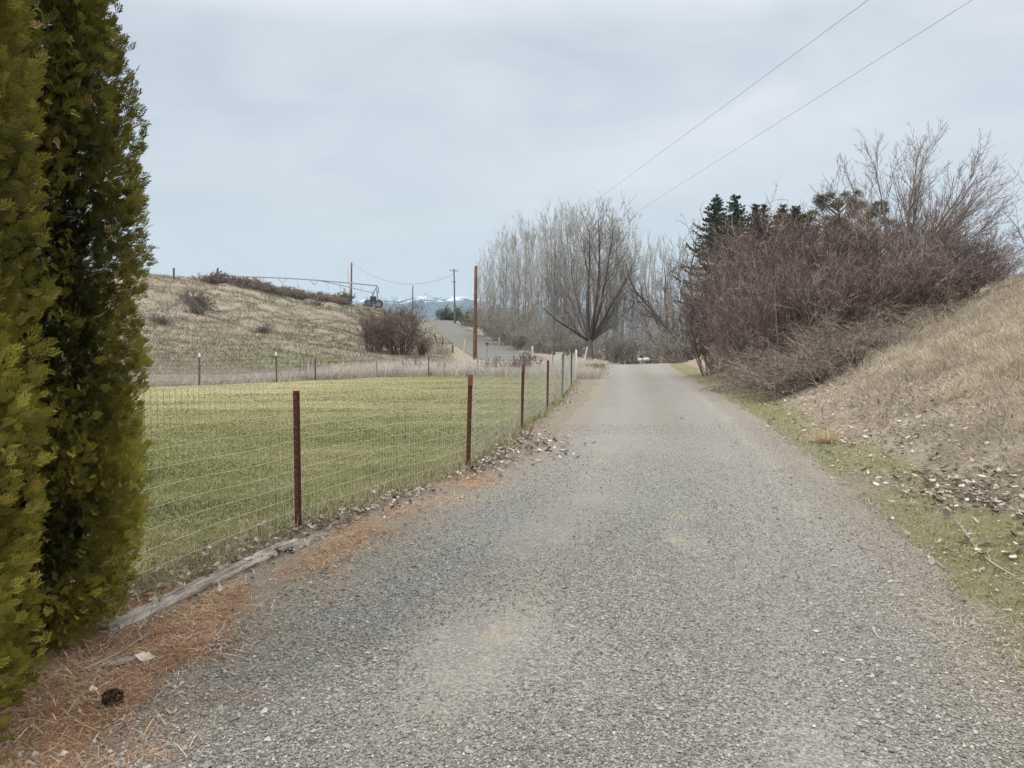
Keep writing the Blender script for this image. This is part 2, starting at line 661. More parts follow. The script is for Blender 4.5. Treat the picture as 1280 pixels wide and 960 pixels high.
def zone_dry(x, y):
    a = sstep(-.5, .5, x - xt(y)) + .3 * sstep(0, .5, x - xr(y))
    b = sstep(0, 1.2, y - lawny(x)) * (x < 2.6)
    c = sstep(30, 36, y) * sstep(0.2, -.4, x - xl(y))
    return np.clip(np.maximum.reduce([a, b, c]), 0, 1)


# ground: one sheet to the horizon
az = np.concatenate((np.linspace(-50, 42, 330), np.linspace(42, 310, 90)[1:-1])) * math.pi / 180
rr = np.concatenate((np.linspace(.15, 1.6, 8)[:-1], np.geomspace(1.6, 60, 190), np.geomspace(60, 3600, 100)[1:]))
A_, R_ = np.meshgrid(az, rr)
gx = (np.sin(A_) * R_)
gy = (np.cos(A_) * R_)
gz = H(gx, gy)
inroad = (gx > xl(gy) + .32) & (gx < xr(gy) - .32) & (gy > -7.5) & (gy < 54)
gz = gz - .03 * inroad
dr, _ = road_info(gx, gy)
gz = gz - .05 * (dr < RHW - .1)
nr, na = gx.shape
gm = MB()
i = np.arange(nr - 1)[:, None] * na
j = np.arange(na)[None]
j2 = (j + 1) % na
gm.add(np.stack((gx, gy, gz), -1).reshape(-1, 3), np.stack((i + j, i + na + j, i + na + j2, i + j2), -1).reshape(-1, 4)[:, ::-1])
gm.add([(0, 0, float(H(0., 0.)) - .03)], np.zeros((0, 3), int))
gm.more([(gx.size, (k + 1) % na, k) for k in range(na)], 0)
fl = lambda f: np.append(f(gx.ravel(), gy.ravel()), 0)


def ground_mat():
    t = NT('ground_soil')
    n1 = t.noise(1.3, 5)
    n2 = t.noise(9, 5)
    n3 = t.noise(55, 6, .65)
    n4 = t.noise(170, 4, .7)
    fine = t.math('MULTIPLY_ADD', n3, .55, t.math('MULTIPLY', n4, .45))
    soil = t.ramp(fine, [(.32, (.10, .085, .068)), (.48, (.20, .17, .135)), (.62, (.33, .29, .235)), (.72, (.45, .42, .37))])
    needle = t.ramp(fine, [(.3, (.09, .058, .038)), (.45, (.23, .145, .092)), (.58, (.36, .24, .155)), (.72, (.52, .41, .29))])
    dry = t.ramp(t.math('MULTIPLY_ADD', fine, .6, t.math('MULTIPLY', n2, .4)), [(.33, (.115, .092, .07)), (.47, (.23, .19, .148)), (.6, (.335, .285, .225)), (.72, (.45, .39, .315))])
    dry = t.mix(t.math('MULTIPLY', t.ramp(n1, [(.4, (0, 0, 0)), (.65, (1, 1, 1))]), .35), dry, (.29, .26, .21))
    green = t.ramp(fine, [(.3, (.06, .062, .03)), (.47, (.14, .145, .06)), (.6, (.23, .22, .10)), (.72, (.36, .32, .19))])
    nz = t.math('MULTIPLY_ADD', n2, .6, t.math('MULTIPLY', n3, .4))
    c = t.mix(t.mask(t.attr('dry'), nz, .9, .35, .65), soil, dry)
    c = t.mix(t.mask(t.attr('needle'), nz, 1.3, .35, .65), c, needle)
    c = t.mix(t.math('MULTIPLY', t.mask(t.attr('green'), nz, 1.6, .38, .8), .8), c, green)
    return t.bsdf(c, .95, .15, t.bump(t.math('ADD', n3, t.math('MULTIPLY', n4, .5)), .7, .03))


g = gm.obj('ground', ground_mat(), extra={'dry': fl(zone_dry), 'needle': fl(zone_needle), 'green': fl(zone_green)}, smooth=True)
tag(g, kind='structure')


# gravel road ------------------------------------------------------------
def strip(xa, xb, ys, na, off):
    s = np.linspace(0, 1, na)
    Y = np.repeat(ys[:, None], na, 1)
    X = xa[:, None] * (1 - s) + xb[:, None] * s
    e_ = np.minimum(s, 1 - s)[None] * (xb - xa)[:, None]
    Z = H(X, Y) + off * (sstep(.0, .22, e_) * 2 - 1)
    m = MB()
    i = np.arange(len(ys) - 1)[:, None] * na
    j = np.arange(na - 1)[None]
    m.add(np.stack((X, Y, Z), -1).reshape(-1, 3), np.stack((i + j, i + j + 1, i + na + j + 1, i + na + j), -1).reshape(-1, 4))
    return m, X, Y


ys = np.concatenate((np.linspace(-7, 2, 24)[:-1], np.geomspace(2, 55, 240)))
en = lambda k: (fbm(ys * 1.7 + k, ys * 0 + k, 4) - .5)
rm, rx, ry = strip(xl(ys) - .22 + en(3) * .35, xr(ys) + .22 + en(40) * .35, ys, 60, .012)
sn = np.repeat(np.linspace(0, 1, 60)[None], len(ys), 0)
edge = np.minimum(sn, 1 - sn) * (xr(ry) - xl(ry))
# wheel tracks and worn patches
tr = 1.25 * np.exp(-((sn - .30) / .085) ** 2) + np.exp(-((sn - .73) / .085) ** 2)
px_ = (rx / np.maximum(ry, .5)) * F + CX
tan = .85 * np.exp(-((rx - 1.32) / .12) ** 2 - ((ry - 6.0) / .22) ** 2) + .8 * np.exp(-((rx - 1.16) / .12) ** 2 - ((ry - 5.3) / .22) ** 2)


def near_line(P_, X_, Y_, wd):
    d_ = np.full(X_.shape, 9.)
    for u_, v_ in zip(P_[:-1], P_[1:]):
        e = np.array(v_) - np.array(u_)
        t_ = np.clip(((X_ - u_[0]) * e[0] + (Y_ - u_[1]) * e[1]) / (e @ e), 0, 1)
        d_ = np.minimum(d_, np.hypot(X_ - u_[0] - t_ * e[0], Y_ - u_[1] - t_ * e[1]))
    return np.exp(-(d_ / wd) ** 2)


tr = np.maximum(tr * .8, 1.5 * near_line([(5.6, 26.), (4.6, 18.4), (3.28, 10.5), (2.64, 7.36), (2.35, 6.04), (2.1, 4.8)], rx, ry, .20))
tr = np.maximum(tr, 1.2 * near_line([(-.35, 2.6), (0, 3.7), (.3, 4.76), (.62, 6.3), (1.2, 10.1), (2.0, 16)], rx, ry, .24))
tan = np.maximum(tan, .62 * near_line([(5.6, 26.), (4.6, 18.4), (3.28, 10.5), (2.64, 7.36), (2.35, 6.04)], rx, ry, .13) * (.35 + .9 * fbm(rx * 1.5, ry * .8, 3)))
tan = np.maximum(tan, .5 * near_line([(-.35, 2.6), (0, 3.7), (.3, 4.76), (.62, 6.3), (1.2, 10.1)], rx, ry, .16) * (.2 + fbm(rx * 1.5 + 9, ry * .8, 3)))
mid = np.exp(-((sn - .52) / .1) ** 2) * sstep(6, 14, ry)


def gravel_mat():
    t = NT('gravel')
    vo = t.n('TexVoronoi', {'Scale': 92., 'Vector': t.pos(), 'Randomness': 1.}, feature='F1')
    vo2 = t.n('TexVoronoi', {'Scale': 190., 'Vector': t.pos()}, feature='F1')
    n1 = t.noise(.55, 5, .6)
    n2 = t.noise(3.5, 5, .6)
    n3 = t.noise(40, 5, .7)
    sp = t.n('SeparateColor', {0: vo.outputs['Color']})
    sp2 = t.n('SeparateColor', {0: vo2.outputs['Color']})
    v = t.math('MULTIPLY_ADD', sp.outputs[0], .62, t.math('MULTIPLY', sp2.outputs[0], .38))
    stops = [(.06, (.095, .095, .09)), (.35, (.182, .18, .17)), (.6, (.272, .268, .253)), (.82, (.365, .357, .335)), (.97, (.54, .525, .49))]
    c = t.ramp(v, stops)
    dust = t.mix(.45, t.ramp(n3, [(.3, (.23, .212, .187)), (.7, (.43, .40, .355))]), c)
    trk = t.math('MULTIPLY', t.attr('track'), t.math('MULTIPLY_ADD', n2, 1.3, .12), clamp=True)
    trk = t.math('MAXIMUM', trk, t.n('MapRange', {'Value': n1, 'From Min': .46, 'From Max': .72, 'To Max': .5}).outputs[0])
    c = t.mix(t.math('MULTIPLY', trk, .8), c, dust)
    tanc = t.ramp(n3, [(.3, (.25, .22, .16)), (.7, (.46, .415, .33))])
    c = t.mix(t.math('MULTIPLY', t.mask(t.attr('tan'), n2, 1.5, .2, .9), .8), c, tanc)
    c = t.mix(t.math('MULTIPLY', t.mask(t.attr('mid'), n2, 1.2, .4, .9), .3), c, t.ramp(n3, [(.3, (.14, .14, .075)), (.7, (.28, .26, .17))]))
    ed = t.n('MapRange', {'Value': t.math('MULTIPLY_ADD', t.math('SUBTRACT', n2, .5), .9, t.attr('edge')), 'From Min': .10, 'From Max': .62, 'To Min': 1., 'To Max': 0.}).outputs[0]
    soil = t.ramp(n3, [(.3, (.16, .13, .095)), (.5, (.27, .225, .17)), (.7, (.40, .35, .28))])
    c = t.mix(t.math('MULTIPLY', ed, .85), c, soil)
    h = t.math('SUBTRACT', 1., vo.outputs['Distance'])
    h = t.math('MULTIPLY_ADD', h, .012, t.math('MULTIPLY', t.math('SUBTRACT', 1., vo2.outputs['Distance']), .005))
    return t.bsdf(c, .88, .25, t.bump(h, 1.0, 1.0))


GRAV = gravel_mat()
tag(rm.obj('gravel_road', GRAV, extra={'edge': edge, 'track': tr, 'tan': tan, 'mid': mid}, smooth=True), kind='structure')

# loose stones lying on the gravel
STONE = rampmat('stone', [(.0, (.085, .083, .076)), (.3, (.17, .166, .152)), (.58, (.27, .26, .24)), (.82, (.37, .355, .325)), (.95, (.50, .48, .44)), (1., (.66, .64, .59))], .85, .3)
oc = np.array([(1, 0, 0), (-1, 0, 0), (0, 1, 0), (0, -1, 0), (0, 0, 1), (0, 0, -1.)])
of = np.array([(0, 2, 4), (2, 1, 4), (1, 3, 4), (3, 0, 4), (2, 0, 5), (1, 2, 5), (3, 1, 5), (0, 3, 5)])


def stones(mb, x, y, s, rnd, lift=.25):
    N = len(x)
    V = oc[None] * R.uniform(.55, 1.25, (N, 6, 1)) + R.normal(0, .16, (N, 6, 3))
    V *= np.stack((R.uniform(.7, 1.3, N), R.uniform(.7, 1.2, N), R.uniform(.55, .95, N)), 1)[:, None]
    a = R.uniform(0, 6.3, N)
    c, q = np.cos(a)[:, None], np.sin(a)[:, None]
    V = np.stack((V[..., 0] * c - V[..., 1] * q, V[..., 0] * q + V[..., 1] * c, V[..., 2]), -1) * (np.asarray(s)[:, None, None] * .5)
    V += np.stack((x, y, H(x, y) + .014 + np.asarray(s) * .5 * lift), 1)[:, None]
    mb.add(V.reshape(-1, 3), ((np.arange(N) * 6)[:, None, None] + of[None]).reshape(-1, 3), np.repeat(rnd, 6))


def on_road(n, y0, y1, p=1.6, pad=0.):
    """positions on the road, denser towards y0"""
    u = R.random(n)
    y = (y0 ** (1 - p) + u * (y1 ** (1 - p) - y0 ** (1 - p))) ** (1 / (1 - p))
    x = xl(y) - pad + R.random(n) * (xr(y) - xl(y) + 2 * pad)
    return x, y


sm_ = MB()
x, y = on_road(150000, 1.9, 13, 1.9, .12)
sx_n = (x - xl(y)) / (xr(y) - xl(y))
trk_ = np.exp(-((sx_n - .30) / .085) ** 2) + np.exp(-((sx_n - .73) / .085) ** 2)
k = vnoise(x * .9 + 5, y * .9) + .35 * R.random(len(x)) - .16 * trk_ > .42
k &= ~((np.exp(-((x - 1.22) / .14) ** 2 - ((y - 5.4) / .5) ** 2) > .4) & (R.random(len(x)) < .75))
x, y = x[k], y[k]
stones(sm_, x, y, np.clip(R.lognormal(math.log(.0082), .36, len(x)), .0045, .024), R.beta(2.0, 2.2, len(x)))
x, y = on_road(14000, 1.9, 14, 1.6, .7)
k = (np.minimum(np.abs(x - xl(y)), np.abs(x - xr(y))) < .75) & (x > fencex(y) + .2)
x, y = x[k], y[k]
stones(sm_, x, y, np.clip(R.lognormal(math.log(.012), .45, len(x)), .006, .035), R.beta(2.4, 1.9, len(x)))
tag(sm_.obj('loose_gravel', STONE), kind='stuff', label='loose grey stones scattered on the gravel road')

# asphalt road ------------------------------------------------------------
RS = spline(_rc, 400)
td = np.gradient(RS[:, :2], axis=0)
td = td / np.linalg.norm(td, axis=1, keepdims=True)
nd_ = np.stack((-td[:, 1], td[:, 0]), 1)
sx = np.linspace(-RHW, RHW, 14)
P = RS[:, None, :2] + nd_[:, None] * sx[None, :, None]
Z = np.repeat(RS[:, None, 2], 14, 1) + .035 - .012 * np.abs(sx)[None]
am = MB()
i = np.arange(399)[:, None] * 14
j = np.arange(13)[None]
am.add(np.concatenate((P, Z[..., None]), -1).reshape(-1, 3), np.stack((i + j, i + 14 + j, i + 14 + j + 1, i + j + 1), -1).reshape(-1, 4))
t = NT('old_asphalt')
n1 = t.noise(1.2, 5)
n2 = t.noise(45, 5, .7)
c = t.mix(t.math('MULTIPLY', n1, .5), t.ramp(n2, [(.3, (.085, .083, .078)), (.7, (.17, .165, .153))]), (.135, .128, .115))
asp = am.obj('asphalt_road', t.bsdf(c, .85, .3, t.bump(n2, .3, .01)), extra={'edge': np.repeat(np.abs(sx)[None], 400, 0)}, smooth=True)
tag(asp, kind='structure')

# lawn -------------------------------------------------------------------
lx = np.arange(-34, 3.0, .11)
ly = np.arange(2.6, 31.4, .11)
LX, LY = np.meshgrid(lx, ly)


def in_lawn(x, y, pad=0.):
    return (x < fencex(y) - .22 - pad) & (y < lawny(x) - pad) & (y > 4.6 + .35 * (fbm(x * 2, y * 2, 2) - .5) - .6 * (x < -4))


lz = H(LX, LY) + .012
i = np.arange(len(ly) - 1)[:, None] * len(lx)
j = np.arange(len(lx) - 1)[None]
fq = np.stack((i + j, i + j + 1, i + len(lx) + j + 1, i + len(lx) + j), -1).reshape(-1, 4)
cxy = (LX + .055)[:-1, :-1].ravel(), (LY + .055)[:-1, :-1].ravel()
fq = fq[in_lawn(*cxy)]
lm = MB().add(np.stack((LX, LY, lz), -1).reshape(-1, 3), fq)


def lawn_mat():
    t = NT('lawn')
    n0 = t.noise(.22, 3)
    mp = t.n('Mapping', {'Vector': t.pos(), 'Scale': (.35, 1.3, 1.)})
    n1 = t.noise(.8, 5, .6, mp.outputs[0])
    n2 = t.noise(14, 5, .65)
    n3 = t.noise(110, 4, .7)
    f = t.math('MULTIPLY_ADD', n3, .5, t.math('MULTIPLY', n2, .5))
    gr = t.ramp(f, [(.3, (.06, .07, .028)), (.48, (.135, .145, .052)), (.62, (.22, .215, .088)), (.75, (.38, .335, .19))])
    ye = t.ramp(f, [(.3, (.15, .135, .065)), (.48, (.28, .25, .125)), (.62, (.39, .35, .20)), (.75, (.5, .46, .30))])
    yf = t.math('MULTIPLY_ADD', t.attr('yel'), 1., t.math('MULTIPLY', t.math('SUBTRACT', n1, .5), 1.5), clamp=True)
    return t.bsdf(t.mix(yf, gr, ye), .95, .1, t.bump(f, .8, .03))


def yellow(x, y):
    return np.clip(.14 + .70 * sstep(10, 22, y) * sstep(2, -9, x) + .15 * sstep(11, 17, y) - .35 * sstep(26, 29.5, y) * (x > -7) + .3 * sstep(-.7, -.1, x - fencex(y)) * (y < 12) + .45 * sstep(6.4, 5.0, y), 0, 1)


tag(lm.obj('lawn', lawn_mat(), extra={'yel': yellow(LX.ravel(), LY.ravel())}), kind='structure')

BLADE_G = rampmat('grass_blade', [(0, (.06, .075, .024)), (.35, (.135, .15, .05)), (.6, (.21, .21, .098)), (.8, (.365, .33, .185)), (1, (.55, .49, .33))], .8, .2, .25)
DRY_B = rampmat('dry_blade', [(0, (.14, .112, .085)), (.3, (.29, .242, .185)), (.6, (.45, .39, .305)), (.85, (.59, .525, .42)), (1, (.72, .66, .54))], .85, .2, .2)
HILL_B = rampmat('hill_blade', [(0, (.075, .085, .045)), (.25, (.145, .145, .088)), (.5, (.235, .205, .155)), (.8, (.335, .29, .225)), (1, (.44, .39, .31))], .85, .2, .2)
PALE_B = rampmat('pale_blade', [(0, (.30, .265, .23)), (.4, (.50, .45, .40)), (.75, (.64, .59, .53)), (1, (.74, .70, .63))], .85, .2, .2)
NEEDLE = rampmat('needle_litter', [(0, (.10, .055, .033)), (.3, (.28, .148, .08)), (.6, (.42, .27, .17)), (.85, (.57, .43, .29)), (1, (.70, .60, .45))], .85, .2)
LEAF = rampmat('dead_leaf', [(0, (.05, .038, .032)), (.35, (.14, .105, .085)), (.6, (.30, .245, .21)), (.85, (.5, .44, .39)), (1, (.64, .58, .53))], .8, .25, .15)


def view_pts(n, y0, y1, u0, u1, p=1.5):
    u = R.random(n)
    y = (y0 ** (1 - p) + u * (y1 ** (1 - p) - y0 ** (1 - p))) ** (1 / (1 - p))
    return R.uniform(u0, u1, n) * y, y


# lawn blades
x, y = view_pts(520000, 4.2, 31, -1.1, .1, 1.35)
k = in_lawn(x, y, .02)
x, y = x[k], y[k]
N = len(x)
yv = yellow(x, y) + (fbm(x * .45, y * 1.1, 3) - .5) * 1.9 + (fbm(x * 2.5, y * 3.5, 2) - .5) * .7
sh = np.clip(.30 + .52 * yv + R.normal(0, .15, N), 0, 1)
lb = MB()
blades(lb, np.stack((x, y, H(x, y) + .01), 1), R.uniform(.012, .038, N) * (.6 + .9 * fbm(x * 1.3, y * 1.3, 2)), np.clip(.0010 * y, .004, .02), R.uniform(.3, 1.4, N), R.uniform(0, 6.3, N), sh)
tag(lb.obj('lawn_grass', BLADE_G), kind='stuff', label='short yellowish green grass of the fenced lawn')

# rank grass along the fence line and round the posts
x, y = view_pts(15000, 3.9, 27, -.5, .12, 1.2)
x = fencex(y) + R.normal(-.12, .14, len(x))
N = len(x)
fb = MB()
blades(fb, np.stack((x, y, H(x, y)), 1), R.uniform(.04, .17, N), np.clip(.0008 * y, .003, .012), R.uniform(.1, 1.2, N), R.uniform(0, 6.3, N), np.clip(R.normal(.62, .22, N), 0, 1))
tag(fb.obj('fence_grass', BLADE_G), kind='stuff', label='longer straggling grass along the foot of the wire fence')

# green verge beside the road
x, y = view_pts(150000, 1.6, 50, .1, 1.3, 1.35)
k = (x > xr(y) - .2) & (x < xt(y) + .5)
x, y = x[k], y[k]
gz_ = zone_green(x, y) + (fbm(x * 4, y * 3, 2) - .5) * .9
k = gz_ > .30 + .42 * R.random(len(x))
x, y = x[k], y[k]
N = len(x)
vb = MB()
blades(vb, np.stack((x, y, H(x, y)), 1), R.uniform(.015, .055, N), np.clip(.0010 * y, .003, .02), R.uniform(.3, 1.45, N), R.uniform(0, 6.3, N), np.clip(.26 + .36 * fbm(x * 2, y * 2, 2) + R.normal(0, .2, N), 0, 1))
x = R.normal(4.0, .5, 5000)
y = R.uniform(31, 50, 5000)
x = xl(y) - .6 + R.normal(0, .3, 5000)
blades(vb, np.stack((x, y, H(x, y)), 1), R.uniform(.05, .2, 5000), .035, R.uniform(.1, 1.2, 5000), R.uniform(0, 6.3, 5000), np.clip(R.normal(.4, .2, 5000), 0, 1))
tag(vb.obj('verge_grass', BLADE_G), kind='stuff', label='short green grass in patches along the road verge')


# dry grass of the right bank: tufts
def tufts(mb, cx, cy, m, spread, h, w, rnd, lean=(.15, 1.25), droop=.6, pref=None):
    n = len(cx)
    x = np.repeat(cx, m) + R.normal(0, 1, n * m) * np.repeat(spread, m)
    y = np.repeat(cy, m) + R.normal(0, 1, n * m) * np.repeat(spread, m)
    aw = np.arctan2(y - np.repeat(cy, m), x - np.repeat(cx, m)) + R.normal(0, .9, n * m)
    if pref is not None:
        aw = np.where(R.random(n * m) < .55, pref + R.normal(0, .6, n * m), aw)
    hh = np.repeat(h, m) * R.uniform(.45, 1.15, n * m)
    blades(mb, np.stack((x, y, H(x, y) - .01), 1), hh, np.repeat(w, m) * R.uniform(.7, 1.3, n * m), R.uniform(*lean, n * m), aw, np.clip(np.repeat(rnd, m) + R.normal(0, .16, n * m), 0, 1), droop)


bk_ = MB()
# a lying mat of dead blades, combed in swirls, with bare gaps
x, y = view_pts(600000, 3.2, 56, .17, 1.25, 1.25)
s = x - xt(y)
gap = fbm(x * 1.6, y * 1.6, 3)
k = (s > -.15 + .6 * vnoise(x * 1.5, y * 1.5)) & (s < 12.5) & (gap > .33 + .12 * R.random(len(x)))
x, y = x[k], y[k]
n = len(x)
tone = np.clip(-.25 + .85 * fbm(x * .45 + 3, y * .45, 3) + .75 * fbm(x * 2.6, y * 2.6, 2) + R.normal(0, .2, n), 0, 1)
swirl = math.pi * 1.15 + 7 * (fbm(x * .8 + 2, y * .8 + 11, 2) - .5)
blades(bk_, np.stack((x, y, H(x, y) + R.uniform(0, .07, n) * fbm(x * 3, y * 3, 2)), 1), R.uniform(.06, .30, n) * (.3 + .7 * sstep(.1, 2.4, x - xt(y))), np.clip(.0005 * y, .0028, .014) * R.uniform(.7, 1.5, n), R.uniform(.7, 1.55, n), np.where(R.random(n) < .5, swirl + R.normal(0, .6, n), R.uniform(0, 6.3, n)), tone, .2)
# tufts of very different size
x, y = view_pts(14000, 3.5, 40, .2, 1.25, 1.15)
s = x - xt(y)
k = (s > .5 + .9 * vnoise(x * 1.5, y * 1.5)) & (s < 12.5) & (fbm(x * .7 + 5, y * .7, 3) > .40)
x, y = x[k], y[k]
n = len(x)
big = R.lognormal(0, .45, n)
tufts(bk_, x, y, 20, .10 * big, .25 * big * sstep(.2, 2.8, x - xt(y)) + .06, np.clip(.00042 * y, .0026, .012), np.clip(.1 + .85 * fbm(x * .5, y * .5) + R.normal(0, .18, n), 0, 1), (.25, 1.45), .6)
# thin upright weed stalks
x, y = view_pts(1300, 5, 34, .25, 1.2, 1.05)
s = x - xt(y)
k = (s > .6) & (s < 12)
x, y = x[k], y[k]
n = len(x)
p0, r0 = grow(np.stack((x, y, H(x, y) - .02), 1), np.stack((R.normal(0, .35, n), R.normal(0, .35, n), np.ones(n)), 1), R.uniform(.3, .85, n), .0035, 5, .08, (0, 0, .03), .5)
tubes(bk_, p0, r0, 3, R.uniform(.1, .7, n))
o, d, tt_, ix_, rr2 = spawn(p0, r0, 7, .35, 1, 20, 55)
p1_, r1_ = grow(o, d, R.uniform(.06, .2, len(o)), .0022, 3, .12, (0, 0, .05), .6)
tubes(bk_, p1_, r1_, 3, R.uniform(.1, .7, len(o)))
tag(bk_.obj('bank_grass', DRY_B), kind='stuff', label='dry flattened tan grass covering the right bank')

# far hillside grass
hg = MB()
x, y = view_pts(46000, 30, 122, -1.05, -.08, .7)
k = (y > lawny(x) + 1.5)
d, _ = road_info(x, y)
k &= d > RHW + .12
x, y = x[k], y[k]
n = len(x)
gd = zone_green(x, y)
tufts(hg, x, y, 8, R.uniform(.15, .4, n), R.uniform(.15, .42, n) * (1 - .5 * gd), .00055 * y, np.clip(.08 + .7 * fbm(x * .17, y * .10, 4) + .6 * (fbm(x * .05, y * .04, 2) - .5) - .5 * gd + R.normal(0, .08, n), 0, 1), (.2, 1.35))
tag(hg.obj('hillside_grass', HILL_B), kind='stuff', label='dry tan grass on the far hillside')

# pale tall grass behind the lawn
pg = MB()
n = 9500
x = R.uniform(-31, 3.2, n)
y = lawny(x) + .5 + R.exponential(3.6, n)
k = (x - y * .035 < 2.2)
d, _ = road_info(x, y)
k &= (d > RHW + .4) & (y < 53)
x, y = x[k], y[k]
n = len(x)
ht_ = R.uniform(.3, .72, n) * (.35 + .55 * sstep(-11, -5, x))
tufts(pg, x, y, 20, R.uniform(.08, .3, n), ht_, .016 + 0 * x, np.clip(R.normal(.38, .22, n) - .3 * sstep(-5, -11, x), 0, 1), (.05, .9))
x = R.uniform(2.2, 5.4, 240)
y = R.uniform(43, 57, 240)
k = x < xl(y) - .1
x, y = x[k], y[k]
tufts(pg, x, y, 24, np.full(len(x), .2), R.uniform(.3, .6, len(x)), np.full(len(x), .02), np.full(len(x), .5), (.05, .8))
tag(pg.obj('pale_grass', PALE_B), kind='stuff', label='tall bleached grass between the lawn and the asphalt road')

# orange needle litter
nl = MB()
x, y = view_pts(330000, 2.2, 26, -.75, .15, 1.7)
k = (x > fencex(y) - .1) & (x < xl(y) + .5) & (zone_needle(x, y) + (fbm(x * 3.1, y * 2.4, 3) - .5) * 1.3 > .33 + .4 * R.random(len(x)))
x, y = x[k], y[k]
N = len(x)
blades(nl, np.stack((x, y, H(x, y) + R.uniform(.0, .014, N)), 1), R.lognormal(math.log(.038), .5, N), np.clip(.0007 * y, .0018, .01), R.uniform(1.05, 1.58, N), R.uniform(0, 6.3, N), np.clip(.1 + .75 * fbm(x * 2.2 + 1, y * 2.2, 3) + R.normal(0, .22, N), 0, 1), .1)
a_ = R.uniform(0, 6.3, 9000)
q_ = np.abs(R.normal(0, .55, 9000))
c_ = np.where(R.random(9000)[:, None] < .5, TREE_A[None], TREE_B[None])
x = c_[:, 0] + (.35 + q_) * np.cos(a_)
y = c_[:, 1] + (.35 + q_) * np.sin(a_)
k = (x < xl(y) + .25) & (y > 2)
x, y = x[k], y[k]
N = len(x)
blades(nl, np.stack((x, y, H(x, y) + R.uniform(.004, .02, N)), 1), R.uniform(.05, .14, N), R.uniform(.0022, .0045, N), R.uniform(1.15, 1.56, N), R.uniform(0, 6.3, N), np.clip(R.normal(.62, .24, N), 0, 1), .12)
tag(nl.obj('needle_litter', NEEDLE), kind='stuff', label='orange brown conifer needles littering the ground by the fence')

# dead leaves: fence foot, bank toe, one patch on the right
dl = MB()
P = []
for (n, y0, y1, sd, off) in ((1100, 5.6, 11.8, .12, .12), (550, 3.6, 6.0, .16, -.02), (160, 15, 18, .14, .15), (140, 20, 22.5, .15, .2)):
    y = R.uniform(y0, y1, n)
    k = vnoise(y * 1.6 + 2, y * 0 + 5) > .3
    y = y[k]
    P.append((fencex(y) + off + R.normal(0, sd, len(y)), y, R.uniform(.025, .07, len(y))))
for (n, cx, cy, sx_, sy_) in ((260, .33, 10.3, .28, .65), (420, 4.05, 6.5, .3, .42), (260, 4.25, 7.4, .35, .5), (700, 5.35, 11.0, .6, 1.6), (500, 6.3, 15.5, .6, 3.0), (160, 4.9, 9.0, .45, .8), (240, 6.9, 17.5, .5, 2.5), (120, 3.6, 5.2, .4, .6), (150, -.2, 9.2, .15, .5)):
    P.append((R.normal(cx, sx_, n), R.normal(cy, sy_, n), R.uniform(.03, .085, n)))
x = np.concatenate([p[0] for p in P])
y = np.concatenate([p[1] for p in P])
s = np.concatenate([p[2] for p in P])
flakes(dl, np.stack((x, y, H(x, y) + .012 + R.uniform(0, .02, len(x))), 1), s, R.beta(1.3, 1.2, len(x)))
tag(dl.obj('dead_leaves', LEAF), kind='stuff', label='curled pale and brown dead leaves lying along the fence and bank')

# dry straw scattered on the verge and soil
st = MB()
x, y = view_pts(230000, 1.6, 32, .1, 1.3, 1.4)
k = (x > xr(y) - .15) & (x < xt(y) + 1.6) & (fbm(x * 1.6 + 7, y * 1.2, 3) + .5 * sstep(-.5, .3, x - xt(y)) > .45 + .3 * R.random(len(x)))
x, y = x[k], y[k]
N = len(x)
blades(st, np.stack((x, y, H(x, y) + R.uniform(.002, .02, N)), 1), R.uniform(.03, .16, N), np.clip(.0006 * y, .0018, .008), R.uniform(1.2, 1.55, N), R.uniform(0, 6.3, N), np.clip(R.normal(.55, .22, N), 0, 1), .1)
tag(st.obj('straw_litter', DRY_B), kind='stuff', label='bits of dry straw scattered over the verge')

# far mountains ------------------------------------------------------------
ma = np.linspace(-.55, .45, 360)
my = np.linspace(1900, 3300, 60)
MA, MY = np.meshgrid(ma, my)
MX = MA * 2500 * (.6 + .4 * MY / 2500)
prof = np.exp(-((MY - 2600) / 330) ** 2) * 1.0 + .35 * np.exp(-((MY - 2120) / 120) ** 2)
rid = 1 - np.abs(2 * fbm(MX / 260 + 3, MY / 330 + 1, 4) - 1)
hz_ = prof * (140 + 50 * (fbm(MX / 420 + 7.3, MY * 0 + 3, 3) - .5) + 75 * (rid - .7)) - 14 + 8 * (fbm(MX / 60, MY / 60, 3) - .5) * prof
mm = MB()
i = np.arange(59)[:, None] * 360
j = np.arange(359)[None]
mm.add(np.stack((MX, MY, hz_), -1).reshape(-1, 3), np.stack((i + j, i + j + 1, i + 361 + j, i + 360 + j), -1).reshape(-1, 4))
t = NT('mountain')
z = t.n('SeparateXYZ', {0: t.pos()}).outputs[2]
nn = t.noise(.03, 6, .7)
zs = t.math('MULTIPLY_ADD', t.math('SUBTRACT', nn, .5), 150., z)
sn_ = t.n('MapRange', {'Value': zs, 'From Min': 128., 'From Max': 158.}, interpolation_type='SMOOTHSTEP').outputs[0]
c = t.mix(sn_, t.ramp(t.noise(.03, 5), [(.35, (.03, .042, .045)), (.65, (.075, .08, .075))]), (.66, .69, .72))
tag(mm.obj('mountains', t.bsdf(c, .9, .1), smooth=True), kind='structure')
